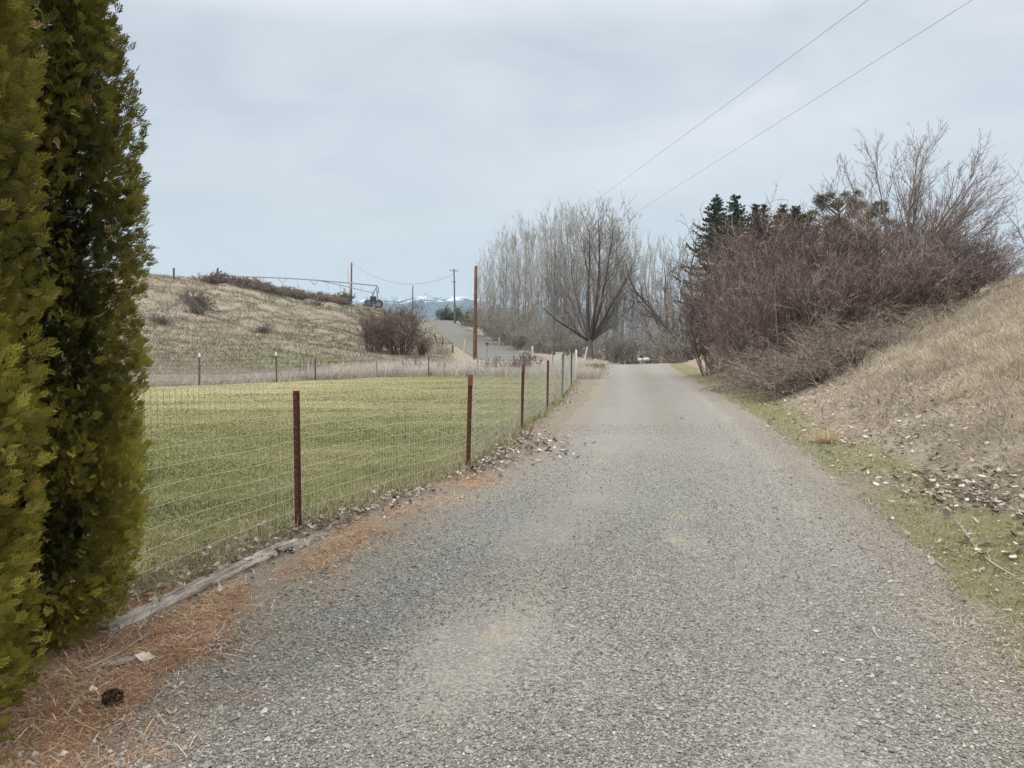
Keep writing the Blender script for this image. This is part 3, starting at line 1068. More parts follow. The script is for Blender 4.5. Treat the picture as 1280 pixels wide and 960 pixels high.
# ------------------------------------------------------------------ materials of things
RUST = rampmat('rusty_steel', [(0, (.045, .02, .017)), (.5, (.10, .038, .028)), (1, (.19, .075, .05))], .8, .3, nscale=35, namp=.5, bump=.3, bscale=160)
REDTIP = rampmat('faded_red_paint', [(0, (.09, .03, .028)), (1, (.20, .085, .078))], .7, .3, nscale=40, namp=.4)
GREENP = rampmat('green_steel', [(0, (.045, .055, .045)), (1, (.10, .115, .095))], .7, .3, nscale=40, namp=.4)
WHITEP = rampmat('white_paint', [(0, (.55, .55, .53)), (1, (.75, .75, .73))], .6, .3, nscale=20, namp=.4)
GALV = rampmat('galvanised_wire', [(0, (.30, .30, .275)), (1, (.46, .455, .42))], .55, .4)
GREYW = rampmat('weathered_wood', [(0, (.12, .105, .09)), (.5, (.24, .215, .19)), (1, (.40, .375, .34))], .9, .15, nscale=12, namp=.5, bump=.5, bscale=60)
PALEW = rampmat('pale_stake', [(0, (.42, .40, .36)), (1, (.62, .6, .55))], .8, .2, nscale=12, namp=.4)
DARKW = rampmat('dark_wood', [(0, (.05, .04, .034)), (1, (.13, .105, .09))], .9, .15, nscale=10, namp=.5, bump=.4)
POLEB = rampmat('treated_pole', [(0, (.07, .036, .024)), (.5, (.13, .068, .045)), (1, (.21, .12, .08))], .85, .2, nscale=3, namp=.6)
POLEG = rampmat('grey_pole', [(0, (.07, .06, .055)), (1, (.17, .15, .135))], .85, .2, nscale=3, namp=.6)
YELP = rampmat('yellow_marker', [(0, (.45, .42, .12)), (1, (.62, .58, .22))], .6, .3)
PALEG = rampmat('pale_green_steel', [(0, (.36, .43, .37)), (1, (.48, .55, .48))], .5, .4, nscale=4)
STEEL = rampmat('grey_steel', [(0, (.17, .18, .19)), (1, (.30, .31, .32))], .5, .4, nscale=8)
CABLE = rampmat('cable', [(0, (.20, .21, .23)), (1, (.24, .25, .27))], .6, .3)
RUBBER = rampmat('rubber', [(0, (.025, .025, .027)), (1, (.05, .05, .05))], .85, .2)
CABW = rampmat('cabinet_paint', [(0, (.60, .61, .60)), (1, (.72, .73, .72))], .5, .4)

BK_POP = rampmat('poplar_bark', [(0, (.17, .163, .152)), (.5, (.30, .29, .275)), (1, (.48, .465, .445))], .9, .15, nscale=4, namp=.3)
BK_DARK = rampmat('dark_bark', [(0, (.05, .042, .037)), (.5, (.085, .07, .062)), (1, (.14, .118, .105))], .95, .1, nscale=5, namp=.3)
BK_RED = rampmat('reddish_twigs', [(0, (.062, .042, .039)), (.5, (.125, .083, .076)), (.85, (.205, .152, .135)), (1, (.42, .365, .325))], .9, .15)
BK_TAN = rampmat('tan_twigs', [(0, (.095, .075, .062)), (.5, (.19, .155, .128)), (1, (.42, .365, .30))], .9, .15)
BK_GREY = rampmat('grey_twigs', [(0, (.14, .125, .11)), (.5, (.24, .22, .195)), (1, (.40, .375, .34))], .9, .15)
BK_DEAD = rampmat('dead_grey_twigs', [(0, (.10, .086, .078)), (1, (.27, .245, .225))], .9, .15)
SAGE = rampmat('sage_leaves', [(0, (.05, .055, .036)), (.5, (.105, .11, .07)), (1, (.19, .185, .125))], .9, .15)
BRUSH = rampmat('brown_brush', [(0, (.11, .08, .062)), (.5, (.21, .16, .125)), (1, (.34, .27, .215))], .9, .15)
SPRUCE = rampmat('spruce_needles', [(0, (.018, .028, .020)), (.5, (.036, .054, .038)), (1, (.07, .092, .062))], .8, .25)
PINEN = rampmat('pine_needles', [(0, (.025, .034, .014)), (.5, (.05, .062, .026)), (1, (.085, .095, .042))], .8, .25)
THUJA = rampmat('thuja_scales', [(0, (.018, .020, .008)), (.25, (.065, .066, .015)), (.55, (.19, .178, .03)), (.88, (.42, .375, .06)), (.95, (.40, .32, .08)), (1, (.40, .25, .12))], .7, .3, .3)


# ------------------------------------------------------------------ clipped arborvitae on the left
def frond():
    """a fine flat fan spray, unit length along +Y: kites (n,4,3)"""
    K = []

    def kite(o, a, L, wd):
        d = np.array((math.sin(a), math.cos(a), 0))
        p = np.array((d[1], -d[0], 0))
        K.append((o, o + d * L * .55 + p * wd, o + d * L, o + d * L * .55 - p * wd))
    o0 = np.zeros(3)
    kite(o0, 0, 1.0, .032)
    for q, t in enumerate(np.linspace(.12, .84, 9)):
        s = 1 if q % 2 else -1
        L = .50 * (1 - t) ** .8 + .15
        o = np.array((0, t, 0))
        a = .52 + .2 * (q % 3) / 3
        kite(o, s * a, L, .036)
        d = np.array((math.sin(s * a), math.cos(s * a), 0))
        if q < 7:
            kite(o + d * L * .4, s * (a + (.5 if q % 2 else -.45)), L * .48, .04)
    K = np.array(K)
    K[..., 2] += -.3 * (K[..., 1] ** 2) + .14 * np.abs(K[..., 0])
    return K


FR = frond()


def thuja(name, label, base, prof, htop, nspray, ph):
    root = thing(name, label, 'conifer shrub', (base[0], base[1], float(H(*base))))
    pz, pr = zip(*prof)

    def rad(z, a):
        # vertical plumes and bulges
        lob = .085 * np.sin(a * 5 + ph + 1.3 * np.sin(z * 1.1)) + .05 * np.sin(a * 9 - ph * 2 + z * 1.7)
        bl = .27 * (vnoise(a * 2.2 + ph * 3 + 50, z * 1.9 + ph) - .5) + .13 * (vnoise(a * 5 + 20, z * 4.5 + ph) - .5)
        return np.interp(z, pz, pr) * (1 + lob * .6) + bl * .55
    n = nspray
    z = R.uniform(.02, htop, n)
    a = R.uniform(0, 2 * math.pi, n)
    keep = R.random(n) < np.interp(z, pz, pr) / max(pr) + .15
    # foliage is clustered in upright plumes with dark hollows between them
    plume = .6 * vnoise(a * 4.2 + ph * 7 + 30, z * 2.3) + .4 * vnoise(a * 9 + 60, z * 5.5 + ph)
    # more foliage low down where it is seen close
    keep &= R.random(n) < np.where(z > 3.3, .45, 1)
    # the side turned to the hedge behind grows thinner
    keep &= R.random(n) < np.where(np.cos(a - math.atan2(-base[1], -base[0])) > -.35, 1, .6)
    z, a, plume = z[keep], a[keep], plume[keep]
    n = len(z)
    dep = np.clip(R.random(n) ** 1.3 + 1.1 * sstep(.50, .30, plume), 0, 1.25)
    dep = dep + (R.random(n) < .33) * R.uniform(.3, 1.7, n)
    r = rad(z, a)
    rr_ = r - dep * .24 - .05
    out = np.stack((np.cos(a), np.sin(a), np.zeros(n)), 1)
    tang = np.stack((-np.sin(a), np.cos(a), np.zeros(n)), 1)
    P = out * rr_[:, None]
    P[:, 2] = z
    ax = nrm(out * R.uniform(.45, 1.0, (n, 1)) + tang * R.normal(0, .5, (n, 1)) + np.array([[0, 0, 1]]) * R.uniform(.05, 1.1, (n, 1)))
    # spray planes are mostly upright and radial
    side = nrm(np.cross(ax, tang * R.normal(1, .5, (n, 1)) + out * R.normal(0, .7, (n, 1)) + np.array([[0, 0, 1]]) * R.normal(0, .45, (n, 1))))
    nor = np.cross(side, ax)
    L = R.uniform(.036, .074, n)
    V = P[:, None, None, :] + L[:, None, None, None] * (FR[None, ..., 0:1] * side[:, None, None, :] + FR[None, ..., 1:2] * ax[:, None, None, :] + FR[None, ..., 2:3] * nor[:, None, None, :])
    tip = FR[..., 1].mean(1)
    clump = plume
    base_r = .0 + .28 * (1 - np.minimum(dep, 1.3)) + .48 * (clump - .35) + .22 * sstep(2.4, .5, z) + R.normal(0, .10, n)  # darker inside and between plumes: their shade put into the colour; paler low down
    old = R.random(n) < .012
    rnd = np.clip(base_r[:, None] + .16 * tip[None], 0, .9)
    rnd[old] = .99
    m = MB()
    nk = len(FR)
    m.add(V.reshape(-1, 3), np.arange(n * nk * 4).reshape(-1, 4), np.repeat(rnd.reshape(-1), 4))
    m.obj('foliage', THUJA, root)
    b = MB()
    nb = 260
    zb = R.uniform(.05, htop * .93, nb)
    ab = R.uniform(0, 6.28, nb)
    d = np.stack((np.cos(ab), np.sin(ab), np.full(nb, .75)), 1)
    pts, rd = grow(np.stack((np.cos(ab) * .03, np.sin(ab) * .03, zb), 1), d, np.maximum(rad(zb + .2, ab) * .8 - .08, .08), .006, 4, .12, (0, 0, .1))
    tubes(b, pts, rd, 3)
    o, d, tt, ix, rr2 = spawn(pts, rd, 6, .3, 1, 20, 60)
    p2, r2 = grow(o, d, .22, rr2 * .7, 2, .1, (0, 0, .1))
    tubes(b, p2, r2, 3)
    b.obj('branches', BK_DARK, root)
    tr_ = MB()
    capped(tr_, [(0, 0, -.1), (.02, 0, .8), (0, .02, 2), (0, 0, htop * .9)], [.085, .07, .05, .015], 10)
    tr_.obj('trunk', BK_DARK, root, smooth=True)
    return root


thuja('arborvitae', 'tall dense arborvitae with bulging side at the end of the wire fence', TREE_A,
      [(0, .41), (.2, .56), (.5, .64), (.8, .665), (1.5, .65), (2.05, .675), (2.25, .665), (2.9, .665), (3.6, .60), (4.6, .26), (5.2, .05)], 5.15, 96000, 0.4)
thuja('arborvitae', 'yellow tipped arborvitae column standing before its taller bulging neighbour', TREE_B,
      [(0, .59), (.2, .64), (.5, .67), (.9, .67), (1.5, .65), (2.2, .625), (3.0, .60), (3.8, .50), (4.8, .08)], 4.7, 70000, 2.1)


# ------------------------------------------------------------------ near wire fence
def fence_h(i):
    return [1.17, 1.08, 1.0, .98, .98, 1.0, 1.02, 1.02][i]


FZ = [float(H(*p)) for p in FENCE]


def tpost_mesh(hh, seed):
    m = MB()
    m.box((0, 0, hh / 2 - .15), (.048, .007, hh + .3), rnd=.55)
    m.box((0, -.0215, hh / 2 - .15), (.007, .036, hh + .3), rnd=.25)
    for k in range(int(hh / .055)):
        m.box((0, -.041, .05 + k * .055), (.016, .006, .02), rnd=.7)
    return m


fence = thing('wire_fence', 'welded wire fence on rusty steel posts along the gravel road', 'fence', (FENCE[1][0], FENCE[1][1], FZ[1]))
FO = np.array((FENCE[1][0], FENCE[1][1], FZ[1]))
PH = [None, 1.03, 1.04, 1.04, 1.06, 1.08, 1.12, 1.10]
LEAN = [0, 0, .028, .03, .02, .015, .02, .01]
for i in range(1, 8):
    p = np.array((FENCE[i][0], FENCE[i][1], FZ[i])) - FO
    if i < 7:
        m = tpost_mesh(PH[i], i)
        mat_ = RUST if i < 5 else GREENP
        po = m.obj('post', mat_, fence, p)
        po['label'] = ['', 'bare rusty steel post', 'rusty steel post with a faded red tip', 'thin rusty steel post with a red cap', 'dark rusty post with a pale top', 'thin dark green steel post', 'thin dark green steel post'][i]
        po.rotation_euler = (0, LEAN[i], .1)
        if i in (2, 3):
            MB().box((0, -.018, PH[i] - .055), (.054, .05, .12)).obj('painted_tip', REDTIP, po)
        if i == 4:
            MB().box((0, -.018, PH[i] - .02), (.054, .05, .05)).obj('painted_tip', PALEW, po)
    else:
        m = MB()
        capped(m, [(0, 0, -.3), (0, 0, PH[i])], .03, 12)
        po = m.obj('post', PALEW, fence, p, smooth=True)
        po['label'] = 'pale end post of the fence'
wm = MB()
FA = np.array(FENCE)
seg = np.linalg.norm(np.diff(FA, axis=0), axis=1)
cum = np.concatenate(([0], np.cumsum(seg)))
tot = cum[-1]
u = np.arange(0, tot, .0508)
FXv = np.interp(u, cum, FA[:, 0])
FYv = np.interp(u, cum, FA[:, 1]) + .012
FHv = np.interp(u, cum, [fence_h(i) for i in range(8)]) + .012 * np.sin(u * 2.1) + .008 * np.sin(u * 5.3)
FGv = H(FXv, FYv)
off = .015 * np.sin(u * 1.7) + .01 * (vnoise(u * 3, u * 0) - .5)
pt = np.stack((FXv + off, FYv, FGv), 1)
for k in range(11):
    f = k / 10
    q = pt + np.stack((0 * u, 0 * u, .03 + (FHv - .03) * f + .006 * np.sin(u * 3.1 + k)), 1) - FO
    qs = q[::4]
    tubes(wm, qs[None], np.full((1, len(qs)), .0016), 4, np.array([.6]))
b0 = pt - FO + np.array((0, -.002, .02))
b1 = pt - FO + np.stack((0 * u, 0 * u - .002, FHv), 1)
tubes(wm, np.stack((b0, (b0 + b1) / 2 + R.normal(0, .002, b0.shape), b1), 1), np.full((len(u), 3), .0015), 3, R.uniform(0, .7, len(u)))
wm.obj('wire_mesh', GALV, fence)

# far lawn fence
far = [np.array((-30, 21.3)), at(245, 482, 24.4)[:2], at(343, 478, 26.2)[:2], at(392, 476, 27.6)[:2], at(470, 473, 29.6)[:2], at(535, 472, 30.4)[:2], at(597, 471, 31)[:2], at(655, 471, 30.6)[:2], at(691, 471, 30.3)[:2], np.array((2.3, 27.66))]
far = [np.array(p) + np.array((0, .25)) * (k < 9) for k, p in enumerate(far)]
f0 = np.array((far[1][0], far[1][1], float(H(*far[1]))))
ffence = thing('wire_fence', 'low wire fence behind the lawn on thin spaced posts', 'fence', f0)
for k in range(1, 9):
    p = np.array((far[k][0], far[k][1], float(H(*far[k])))) - f0
    hh = [0, .95, .95, .8, .9, .75, .85, .9, 1.0][k]
    m = MB().box((0, 0, hh / 2 - .1), (.045, .04, hh + .2))
    po = m.obj('post', GREENP if k < 3 else (GREYW if k in (4, 6, 8) else DARKW), ffence, p)
    po.rotation_euler = (0, R.normal(0, .02), 0)
    if k < 3:
        MB().box((0, 0, hh + .035), (.05, .045, .13)).obj('painted_tip', WHITEP, po)
        po['label'] = 'green steel post with a white painted tip'
fm = MB()
P = np.array(far)
cu = np.concatenate(([0], np.cumsum(np.linalg.norm(np.diff(P, axis=0), axis=1))))
u = np.arange(0, cu[-1], .15)
X, Y = np.interp(u, cu, P[:, 0]), np.interp(u, cu, P[:, 1])
G = H(X, Y)
for k in range(7):
    q = np.stack((X, Y, G + .06 + .78 * k / 6 + .01 * np.sin(u * 1.3 + k)), 1) - f0
    tubes(fm, q[None], np.full((1, len(q)), .0022), 3, np.array([.8]))
b0 = np.stack((X, Y, G + .05), 1) - f0
tubes(fm, np.stack((b0, b0 + np.array((0, 0, .8))), 1), np.full((len(u), 2), .0018), 3)
fm.obj('wire_mesh', GALV, ffence)


# ------------------------------------------------------------------ weathered border timber, twigs and small things near the camera
def wood_mat():
    t = NT('split_timber')
    mp = t.n('Mapping', {'Vector': t.pos(), 'Scale': (1.2, 22., 22.)})
    n1 = t.noise(2.2, 6, .65, mp.outputs[0])
    n2 = t.noise(7., 4, .6)
    c = t.ramp(t.math('MULTIPLY_ADD', n2, .35, t.math('MULTIPLY', n1, .7)), [(.35, (.06, .048, .038)), (.47, (.19, .165, .14)), (.58, (.33, .30, .265)), (.72, (.50, .47, .43))])
    return t.bsdf(c, .9, .15, t.bump(n1, 1., .02))


WOOD = wood_mat()


def plank(a, b, wd, hh, name, label, seed, parent=None):
    """a weathered board from a to b with ragged edges"""
    L = float(np.linalg.norm(np.array(b) - np.array(a)))
    n = 26
    xs = np.linspace(0, L, n)
    rs = np.random.default_rng(seed)
    prof = np.array([(-.5, 0), (-.5, .75), (-.36, 1.), (-.05, .96), (.08, .86), (.2, .98), (.42, 1.), (.5, .7), (.5, 0)])
    V = np.zeros((n, len(prof), 3))
    V[..., 0] = xs[:, None]
    V[..., 1] = prof[None, :, 0] * wd + rs.normal(0, .004, (n, len(prof)))
    V[..., 2] = prof[None, :, 1] * hh + rs.normal(0, .004, (n, len(prof)))
    V[0, :, 0] += rs.uniform(0, .06, len(prof))
    V[-1, :, 0] -= rs.uniform(0, .09, len(prof))
    k = len(prof)
    m = MB()
    i = np.arange(n - 1)[:, None] * k
    j = np.arange(k - 1)[None]
    m.add(V.reshape(-1, 3), np.stack((i + j, i + k + j, i + k + j + 1, i + j + 1), -1).reshape(-1, 4))
    for e in (0, n - 1):
        m.more([(e * k, e * k + q, e * k + q + 1) for q in range(1, k - 1)], 0)
    o = m.obj(name, WOOD, parent)
    z = float(H(a[0], a[1]))
    o.location = (a[0], a[1], z - .01)
    o.rotation_euler = (0, 0, math.atan2(b[1] - a[1], b[0] - a[0]))
    if label:
        tag(o, label, 'timber')
    return o


plank(np.array((-1.96, 3.62)), np.array((-1.49, 5.30)), .13, .05, 'border_timber', 'long grey weathered timber lying between the fence and the gravel', 5)
plank(np.array((-1.475, 5.0)), np.array((-1.345, 5.55)), .06, .04, 'split_board', 'short pale split board at the end of the long timber', 9)


STRAWT = rampmat('bleached_stem', [(0, (.36, .32, .25)), (1, (.52, .47, .38))], .85, .2)


def twig(name, label, pts, r, sub, matx, seed, cat='twig'):
    pts = np.array(pts, float)
    P = np.stack((pts[:, 0], pts[:, 1], H(pts[:, 0], pts[:, 1]) + (pts[:, 2] if pts.shape[1] > 2 else 0) + r + .012), 1)
    q = spline(P, 26)
    m = MB()
    o = q[0].copy()
    tubes(m, (q - o)[None], (np.linspace(1, .35, 26) * r)[None], 6)
    if sub:
        a, d, t_, ix, rr2 = spawn((q - o)[None], np.full((1, 26), r), sub, .25, .95, 25, 55, .4)
        p2, r2 = grow(a, d, R.uniform(.05, .22, sub), r * .5, 4, .15, (0, 0, -.05))
        tubes(m, p2, r2, 4)
    tag(m.obj(name, matx, None, o), label, cat)


g0 = lambda px, py: np.array(((px - CX) / F * (EYE * F / (py - HZ)), EYE * F / (py - HZ), 0))
twig('fallen_twig', 'thin grey twig sticking out from under the arborvitae', [g0(88, 853), g0(120, 838), g0(150, 820), g0(178, 806) + (0, 0, .02)], .006, 5, GREYW, 1)
twig('fallen_twig', 'pale forked dead stem lying across the grassy verge', [g0(1278, 728), g0(1242, 706), g0(1220, 683), g0(1203, 660)], .0045, 14, STRAWT, 2)
twig('fallen_twig', 'crooked bleached stick on the verge by the gravel edge', [g0(1188, 718), g0(1176, 708), g0(1168, 706), g0(1160, 700)], .006, 2, GREYW, 3)
twig('fallen_twig', 'tiny straw coloured twig lying alone on the gravel', [g0(678, 922), g0(684, 908), g0(693, 893)], .0025, 0, PALEW, 4)
twig('fallen_twig', 'thin bent straw stalk on the gravel beside the verge', [g0(1100, 790), g0(1104, 799), g0(1112, 806)], .003, 0, PALEW, 6)


def leaf_thing(name, label, cat, px, py, s, rnd, m_=LEAF):
    p = g0(px, py)
    m = MB()
    flakes(m, np.array([(0, 0, .02)]), s, np.array([rnd]), .25, .7)
    flakes(m, np.array([(.2 * s, .1 * s, .012)]), s * .7, np.array([rnd * .95]), .3, .5)
    p[2] = float(H(p[0], p[1]))
    tag(m.obj(name, m_, None, p), label, cat)


leaf_thing('dead_leaf', 'large pale curled leaf standing on the lawn by the fence', 'leaf', 227, 700, .11, .98)
leaf_thing('dead_leaf', 'yellowish curled leaf on the orange needles', 'leaf', 170, 836, .08, .95)
leaf_thing('dead_leaf', 'small white curled leaf on needles beside the pine cone', 'leaf', 104, 880, .045, .97)
p = g0(134, 842)
m = MB()
rs = np.random.default_rng(4)
th_ = np.linspace(0, 2 * math.pi, 12)[:-1]
rim = np.stack((np.cos(th_) * .062, np.sin(th_) * .027, 0 * th_), 1) * rs.uniform(.75, 1.2, (11, 1))
lo = rim + np.stack((0 * th_, 0 * th_, .004 + .010 * np.cos(th_)), 1)
hi = rim * .93 + np.stack((0 * th_, 0 * th_, .014 + .010 * np.cos(th_) + rs.normal(0, .002, 11)), 1)
V = np.concatenate((lo, hi, [hi.mean(0) + (0, 0, .004)]))
q = np.arange(11)
m.add(V, np.stack((q, (q + 1) % 11, 11 + (q + 1) % 11, 11 + q), 1), .6)
m.more(np.stack((11 + q, 11 + (q + 1) % 11, 0 * q + 22), 1), 0)
fl_ = m.obj('bark_flake', GREYW, None, (p[0], p[1], float(H(p[0], p[1])) + .012))
fl_.rotation_euler = (0, 0, .25)
tag(fl_, 'flat grey flake of bark at the arborvitae foot', 'bark')
m = MB()
n = 90
k = np.arange(n)
th = k * 2.39996
zz_ = k / n
rad_ = .028 * np.sqrt(np.clip(np.sin(np.pi * (zz_ * .86 + .12)), 0, 1))
C = np.stack((zz_ * .068 - .034, np.cos(th) * rad_, np.sin(th) * rad_ + .028), 1)
flakes(m, C, .02, R.random(n) * .5, .6, .8)
p = g0(130, 896)
CONE = rampmat('cone_scales', [(0, (.03, .02, .016)), (1, (.10, .065, .05))], .85, .2)
tag(m.obj('pine_cone', CONE, None, (p[0], p[1], float(H(p[0], p[1])) + .005)), 'dark brown pine cone lying on orange needles', 'pine cone')

# straw coloured tuft on the verge
p = g0(1036, 556)
m = MB()
n = 420
a = R.uniform(0, 6.28, n)
q = np.stack((np.cos(a), np.sin(a), 0 * a), 1) * R.uniform(0, .12, (n, 1))
blades(m, q, R.uniform(.14, .38, n), .006, R.uniform(.4, 1.45, n), a + R.normal(0, .4, n), R.uniform(0, 1, n), .7)
STRAW = rampmat('straw', [(0, (.33, .24, .135)), (1, (.62, .51, .35))], .85, .2, .2)
tag(m.obj('grass_tuft', STRAW, None, (p[0], p[1], float(H(p[0], p[1])))), 'straw yellow grass tuft at the foot of the right bank', 'grass tuft')


# ------------------------------------------------------------------ bare trees and shrubs
def shrub_mesh(seed, hgt=3.4, stems=20, spread=(5, 50), kids=(10, 6, 3), droop=0., base=.35, rtw=.0055):
    global R
    keep = R
    R = np.random.default_rng(seed)
    n = stems
    a = R.uniform(0, 6.28, n)
    t = np.radians(R.uniform(*spread, n))
    o = np.stack((np.cos(a), np.sin(a), 0 * a), 1) * (R.random((n, 1)) * base)
    d = np.stack((np.cos(a) * np.sin(t), np.sin(a) * np.sin(t), np.cos(t)), 1)
    L = hgt * R.uniform(.65, 1.05, n)
    p0, r0 = grow(o - np.array((0, 0, .15)), d, L, R.uniform(.018, .04, n), 7, .10, (0, 0, .05 - droop), .25)
    main = MB()
    tubes(main, p0, r0, 5)
    tw = MB()
    p, r = p0, r0
    f = (.42, .38, .4)
    for lv, m_ in enumerate(kids):
        LL = np.repeat(np.linalg.norm(p[:, -1] - p[:, 0], axis=1), m_)
        o, d, tt, ix, rr2 = spawn(p, r, m_, .18 if lv == 0 else .1, 1., 18, 62, .25)
        p, r = grow(o, d, LL * f[lv] * R.uniform(.5, 1.3, len(o)), np.maximum(rr2 * .6, rtw), (5, 3, 2)[lv], .13, (0, 0, .05 - droop * 1.6), .5)
        tubes(tw, p, r, 3)
    R = keep
    return main, tw


class Stock:
    """meshes of one kind of plant; every put() links a separate thing with its own part objects"""

    def __init__(s, name, parts_list):
        s.name = name
        s.protos = []
        s.used = []
        for parts in parts_list:
            root = bpy.data.objects.new(name, None)
            root.empty_display_size = .1
            col.objects.link(root)
            for pn, me in parts:
                link(pn, me, root)
            s.protos.append(root)
            s.used.append(False)

    def put(s, k, loc, rz, scale, label, cat, group=None):
        k %= len(s.protos)
        sc_ = scale if hasattr(scale, '__len__') else (scale,) * 3
        if not s.used[k]:
            s.used[k] = True
            r = s.protos[k]
            r.location = loc
            r.rotation_euler = (0, 0, rz)
            r.scale = sc_
        else:
            r = dup(s.protos[k], loc, rz, sc_)
        tag(r, label, cat, group)
        return r

    def done(s):
        for k, u_ in enumerate(s.used):
            if not u_:
                for c in list(s.protos[k].children):
                    bpy.data.objects.remove(c)
                bpy.data.objects.remove(s.protos[k])


def shrub_parts(seed, mat_, mat2=None, **kw):
    a, b = shrub_mesh(seed, **kw)
    return [('stems', a.mesh('stems', mat2 or mat_)), ('twigs', b.mesh('twigs', mat_))]


RED = Stock('bare_shrub', [shrub_parts(100 + i, BK_RED, hgt=3.4, stems=26, spread=(3, 36), kids=(11, 6, 4), base=.5) for i in range(4)])
BK_BRN = rampmat('brown_twigs', [(0, (.08, .058, .049)), (.5, (.16, .12, .103)), (.85, (.28, .228, .197)), (1, (.50, .445, .39))], .9, .15)
BRN = Stock('bare_shrub', [shrub_parts(160 + i, BK_BRN, hgt=3.4, stems=30, spread=(2, 30), kids=(10, 6, 3), base=.7, rtw=.0065) for i in range(2)])
TANS = Stock('bare_shrub', [shrub_parts(120 + i, BK_TAN, hgt=2.2, stems=26, spread=(20, 75), kids=(9, 6, 3), droop=.09, base=.5) for i in range(2)])
GREY = Stock('bare_shrub', [shrub_parts(140 + i, BK_GREY, hgt=3.4, stems=24, kids=(10, 6, 3), rtw=.009) for i in range(3)])


def on_ground(px, Y):
    x = (px - CX) / F * Y
    return np.array((x, Y, float(H(x, Y)) - .05))


# right thicket: px, Y, top row, kind, label
thick = [
    (893, 30.5, 322, 'r', 'reddish bare shrub with a fan of dark stems at the road edge'),
    (925, 28.5, 305, 'r', 'dense reddish bare shrub just behind the fan stemmed one'),
    (962, 27.5, 292, 'r', 'tall reddish bare shrub below the twin dark spruces'),
    (1000, 26.5, 284, 'r', 'reddish bare shrub in the middle of the thicket under the small spruces'),
    (1038, 26.5, 276, 'r', 'tallest reddish bare shrub before the round topped pine'),
    (1075, 26, 284, 'r', 'reddish brown bare shrub at the foot of the leaning bare tree'),
    (1115, 25.5, 292, 'r', 'brown bare shrub directly below the spreading bare tree'),
    (1155, 25, 284, 'r', 'brown bare shrub on the bank right of the bare tree trunk'),
    (1195, 25, 286, 'r', 'rounded brown bare shrub with a dense dark top high on the bank'),
    (1228, 25, 306, 'r', 'last sparse brown bare shrub where the thicket thins out on the bank'),
    (912, 27, 385, 'r', 'low reddish bare shrub beside the road verge'),
    (945, 23, 352, 'r', 'broad reddish bare shrub at the front of the thicket'),
    (985, 21, 345, 'r', 'bushy brown bare shrub at the front, above the tangled brambles'),
    (1025, 20.5, 338, 'r', 'brown bare shrub at the front edge below the pine'),
    (1065, 20.5, 334, 'r', 'brown bare shrub at the front edge below the leaning tree'),
    (1105, 20.8, 332, 'r', 'dark brown bare shrub rising from the dry bank grass'),
    (1145, 21, 318, 'r', 'low brown bare shrub in the dry grass under the thicket'),
    (1188, 21.5, 316, 'r', 'low brown bare shrub at the upper grassy edge of the thicket'),
    (925, 25.6, 428, 't', 'low arching bramble tangle next to the fan stemmed shrub'),
    (945, 21.6, 426, 't', 'tan arching bramble tangle by the green verge'),
    (978, 19.2, 436, 't', 'tan bramble tangle spilling down to the bank toe'),
    (1012, 18.2, 424, 't', 'sprawling tan bramble tangle on the lower bank'),
    (1050, 18.2, 408, 't', 'tan bramble tangle reaching into the dry grass'),
    (1092, 18.6, 394, 't', 'small tan bramble tangle higher in the dry grass'),
    (1138, 19.2, 384, 't', 'faded tan bramble at the upper edge of the dry grass'),
    (958, 20.4, 444, 't', 'low matted bramble right at the edge of the green verge'),
    (996, 17.6, 446, 't', 'lowest bramble clump, nearest to the leaf litter of the bank toe'),
    (1034, 17.0, 434, 't', 'wide matted bramble lying on the lower slope'),
    (1074, 17.0, 420, 't', 'greyish bramble in front of the dry grass slope'),
    (1116, 17.6, 406, 't', 'thin bramble merging into the dry slope grass'),
    (1178, 19.8, 376, 't', 'ragged tan bramble below the rounded dark topped shrub'),
    (1225, 21.5, 372, 't', 'thin tan bramble alone near the crest of the bank'),
]
for k, (px, Y, top, kd, lab) in enumerate(thick):
    p = on_ground(px, Y)
    hh = at(px, top, Y)[2] - p[2]
    st_ = (BRN if k % 3 == 1 else RED) if kd == 'r' else TANS
    nominal = 3.55 if kd == 'r' else 1.75
    s = hh / nominal
    sx2 = max(s, .7) * (.8 if px < 930 else 1.)
    st_.put(k, p, R.uniform(0, 6.28), (sx2, sx2, s), lab, 'shrub', 'bare shrubs of the right thicket')
# purple shrub below the far road and others on the left hill
for k, (px, Y, top, lab, sc_) in enumerate([
    (468, 50, 388, 'purplish bare shrub at the foot of the hill, beside its larger twin', 1.2),
    (500, 51, 382, 'big purplish bare shrub at the hill foot near the asphalt road', 1.35),
    (528, 53, 422, 'small purplish bare shrub between the big one and the asphalt road', 1.1),
]):
    p = on_ground(px, Y)
    hh = at(px, top, Y)[2] - p[2]
    RED.put(k + 1, p, R.uniform(0, 6.28), (hh / 3.5 * sc_, hh / 3.5 * sc_, hh / 3.5), lab, 'shrub', 'purplish shrubs at the hill foot')

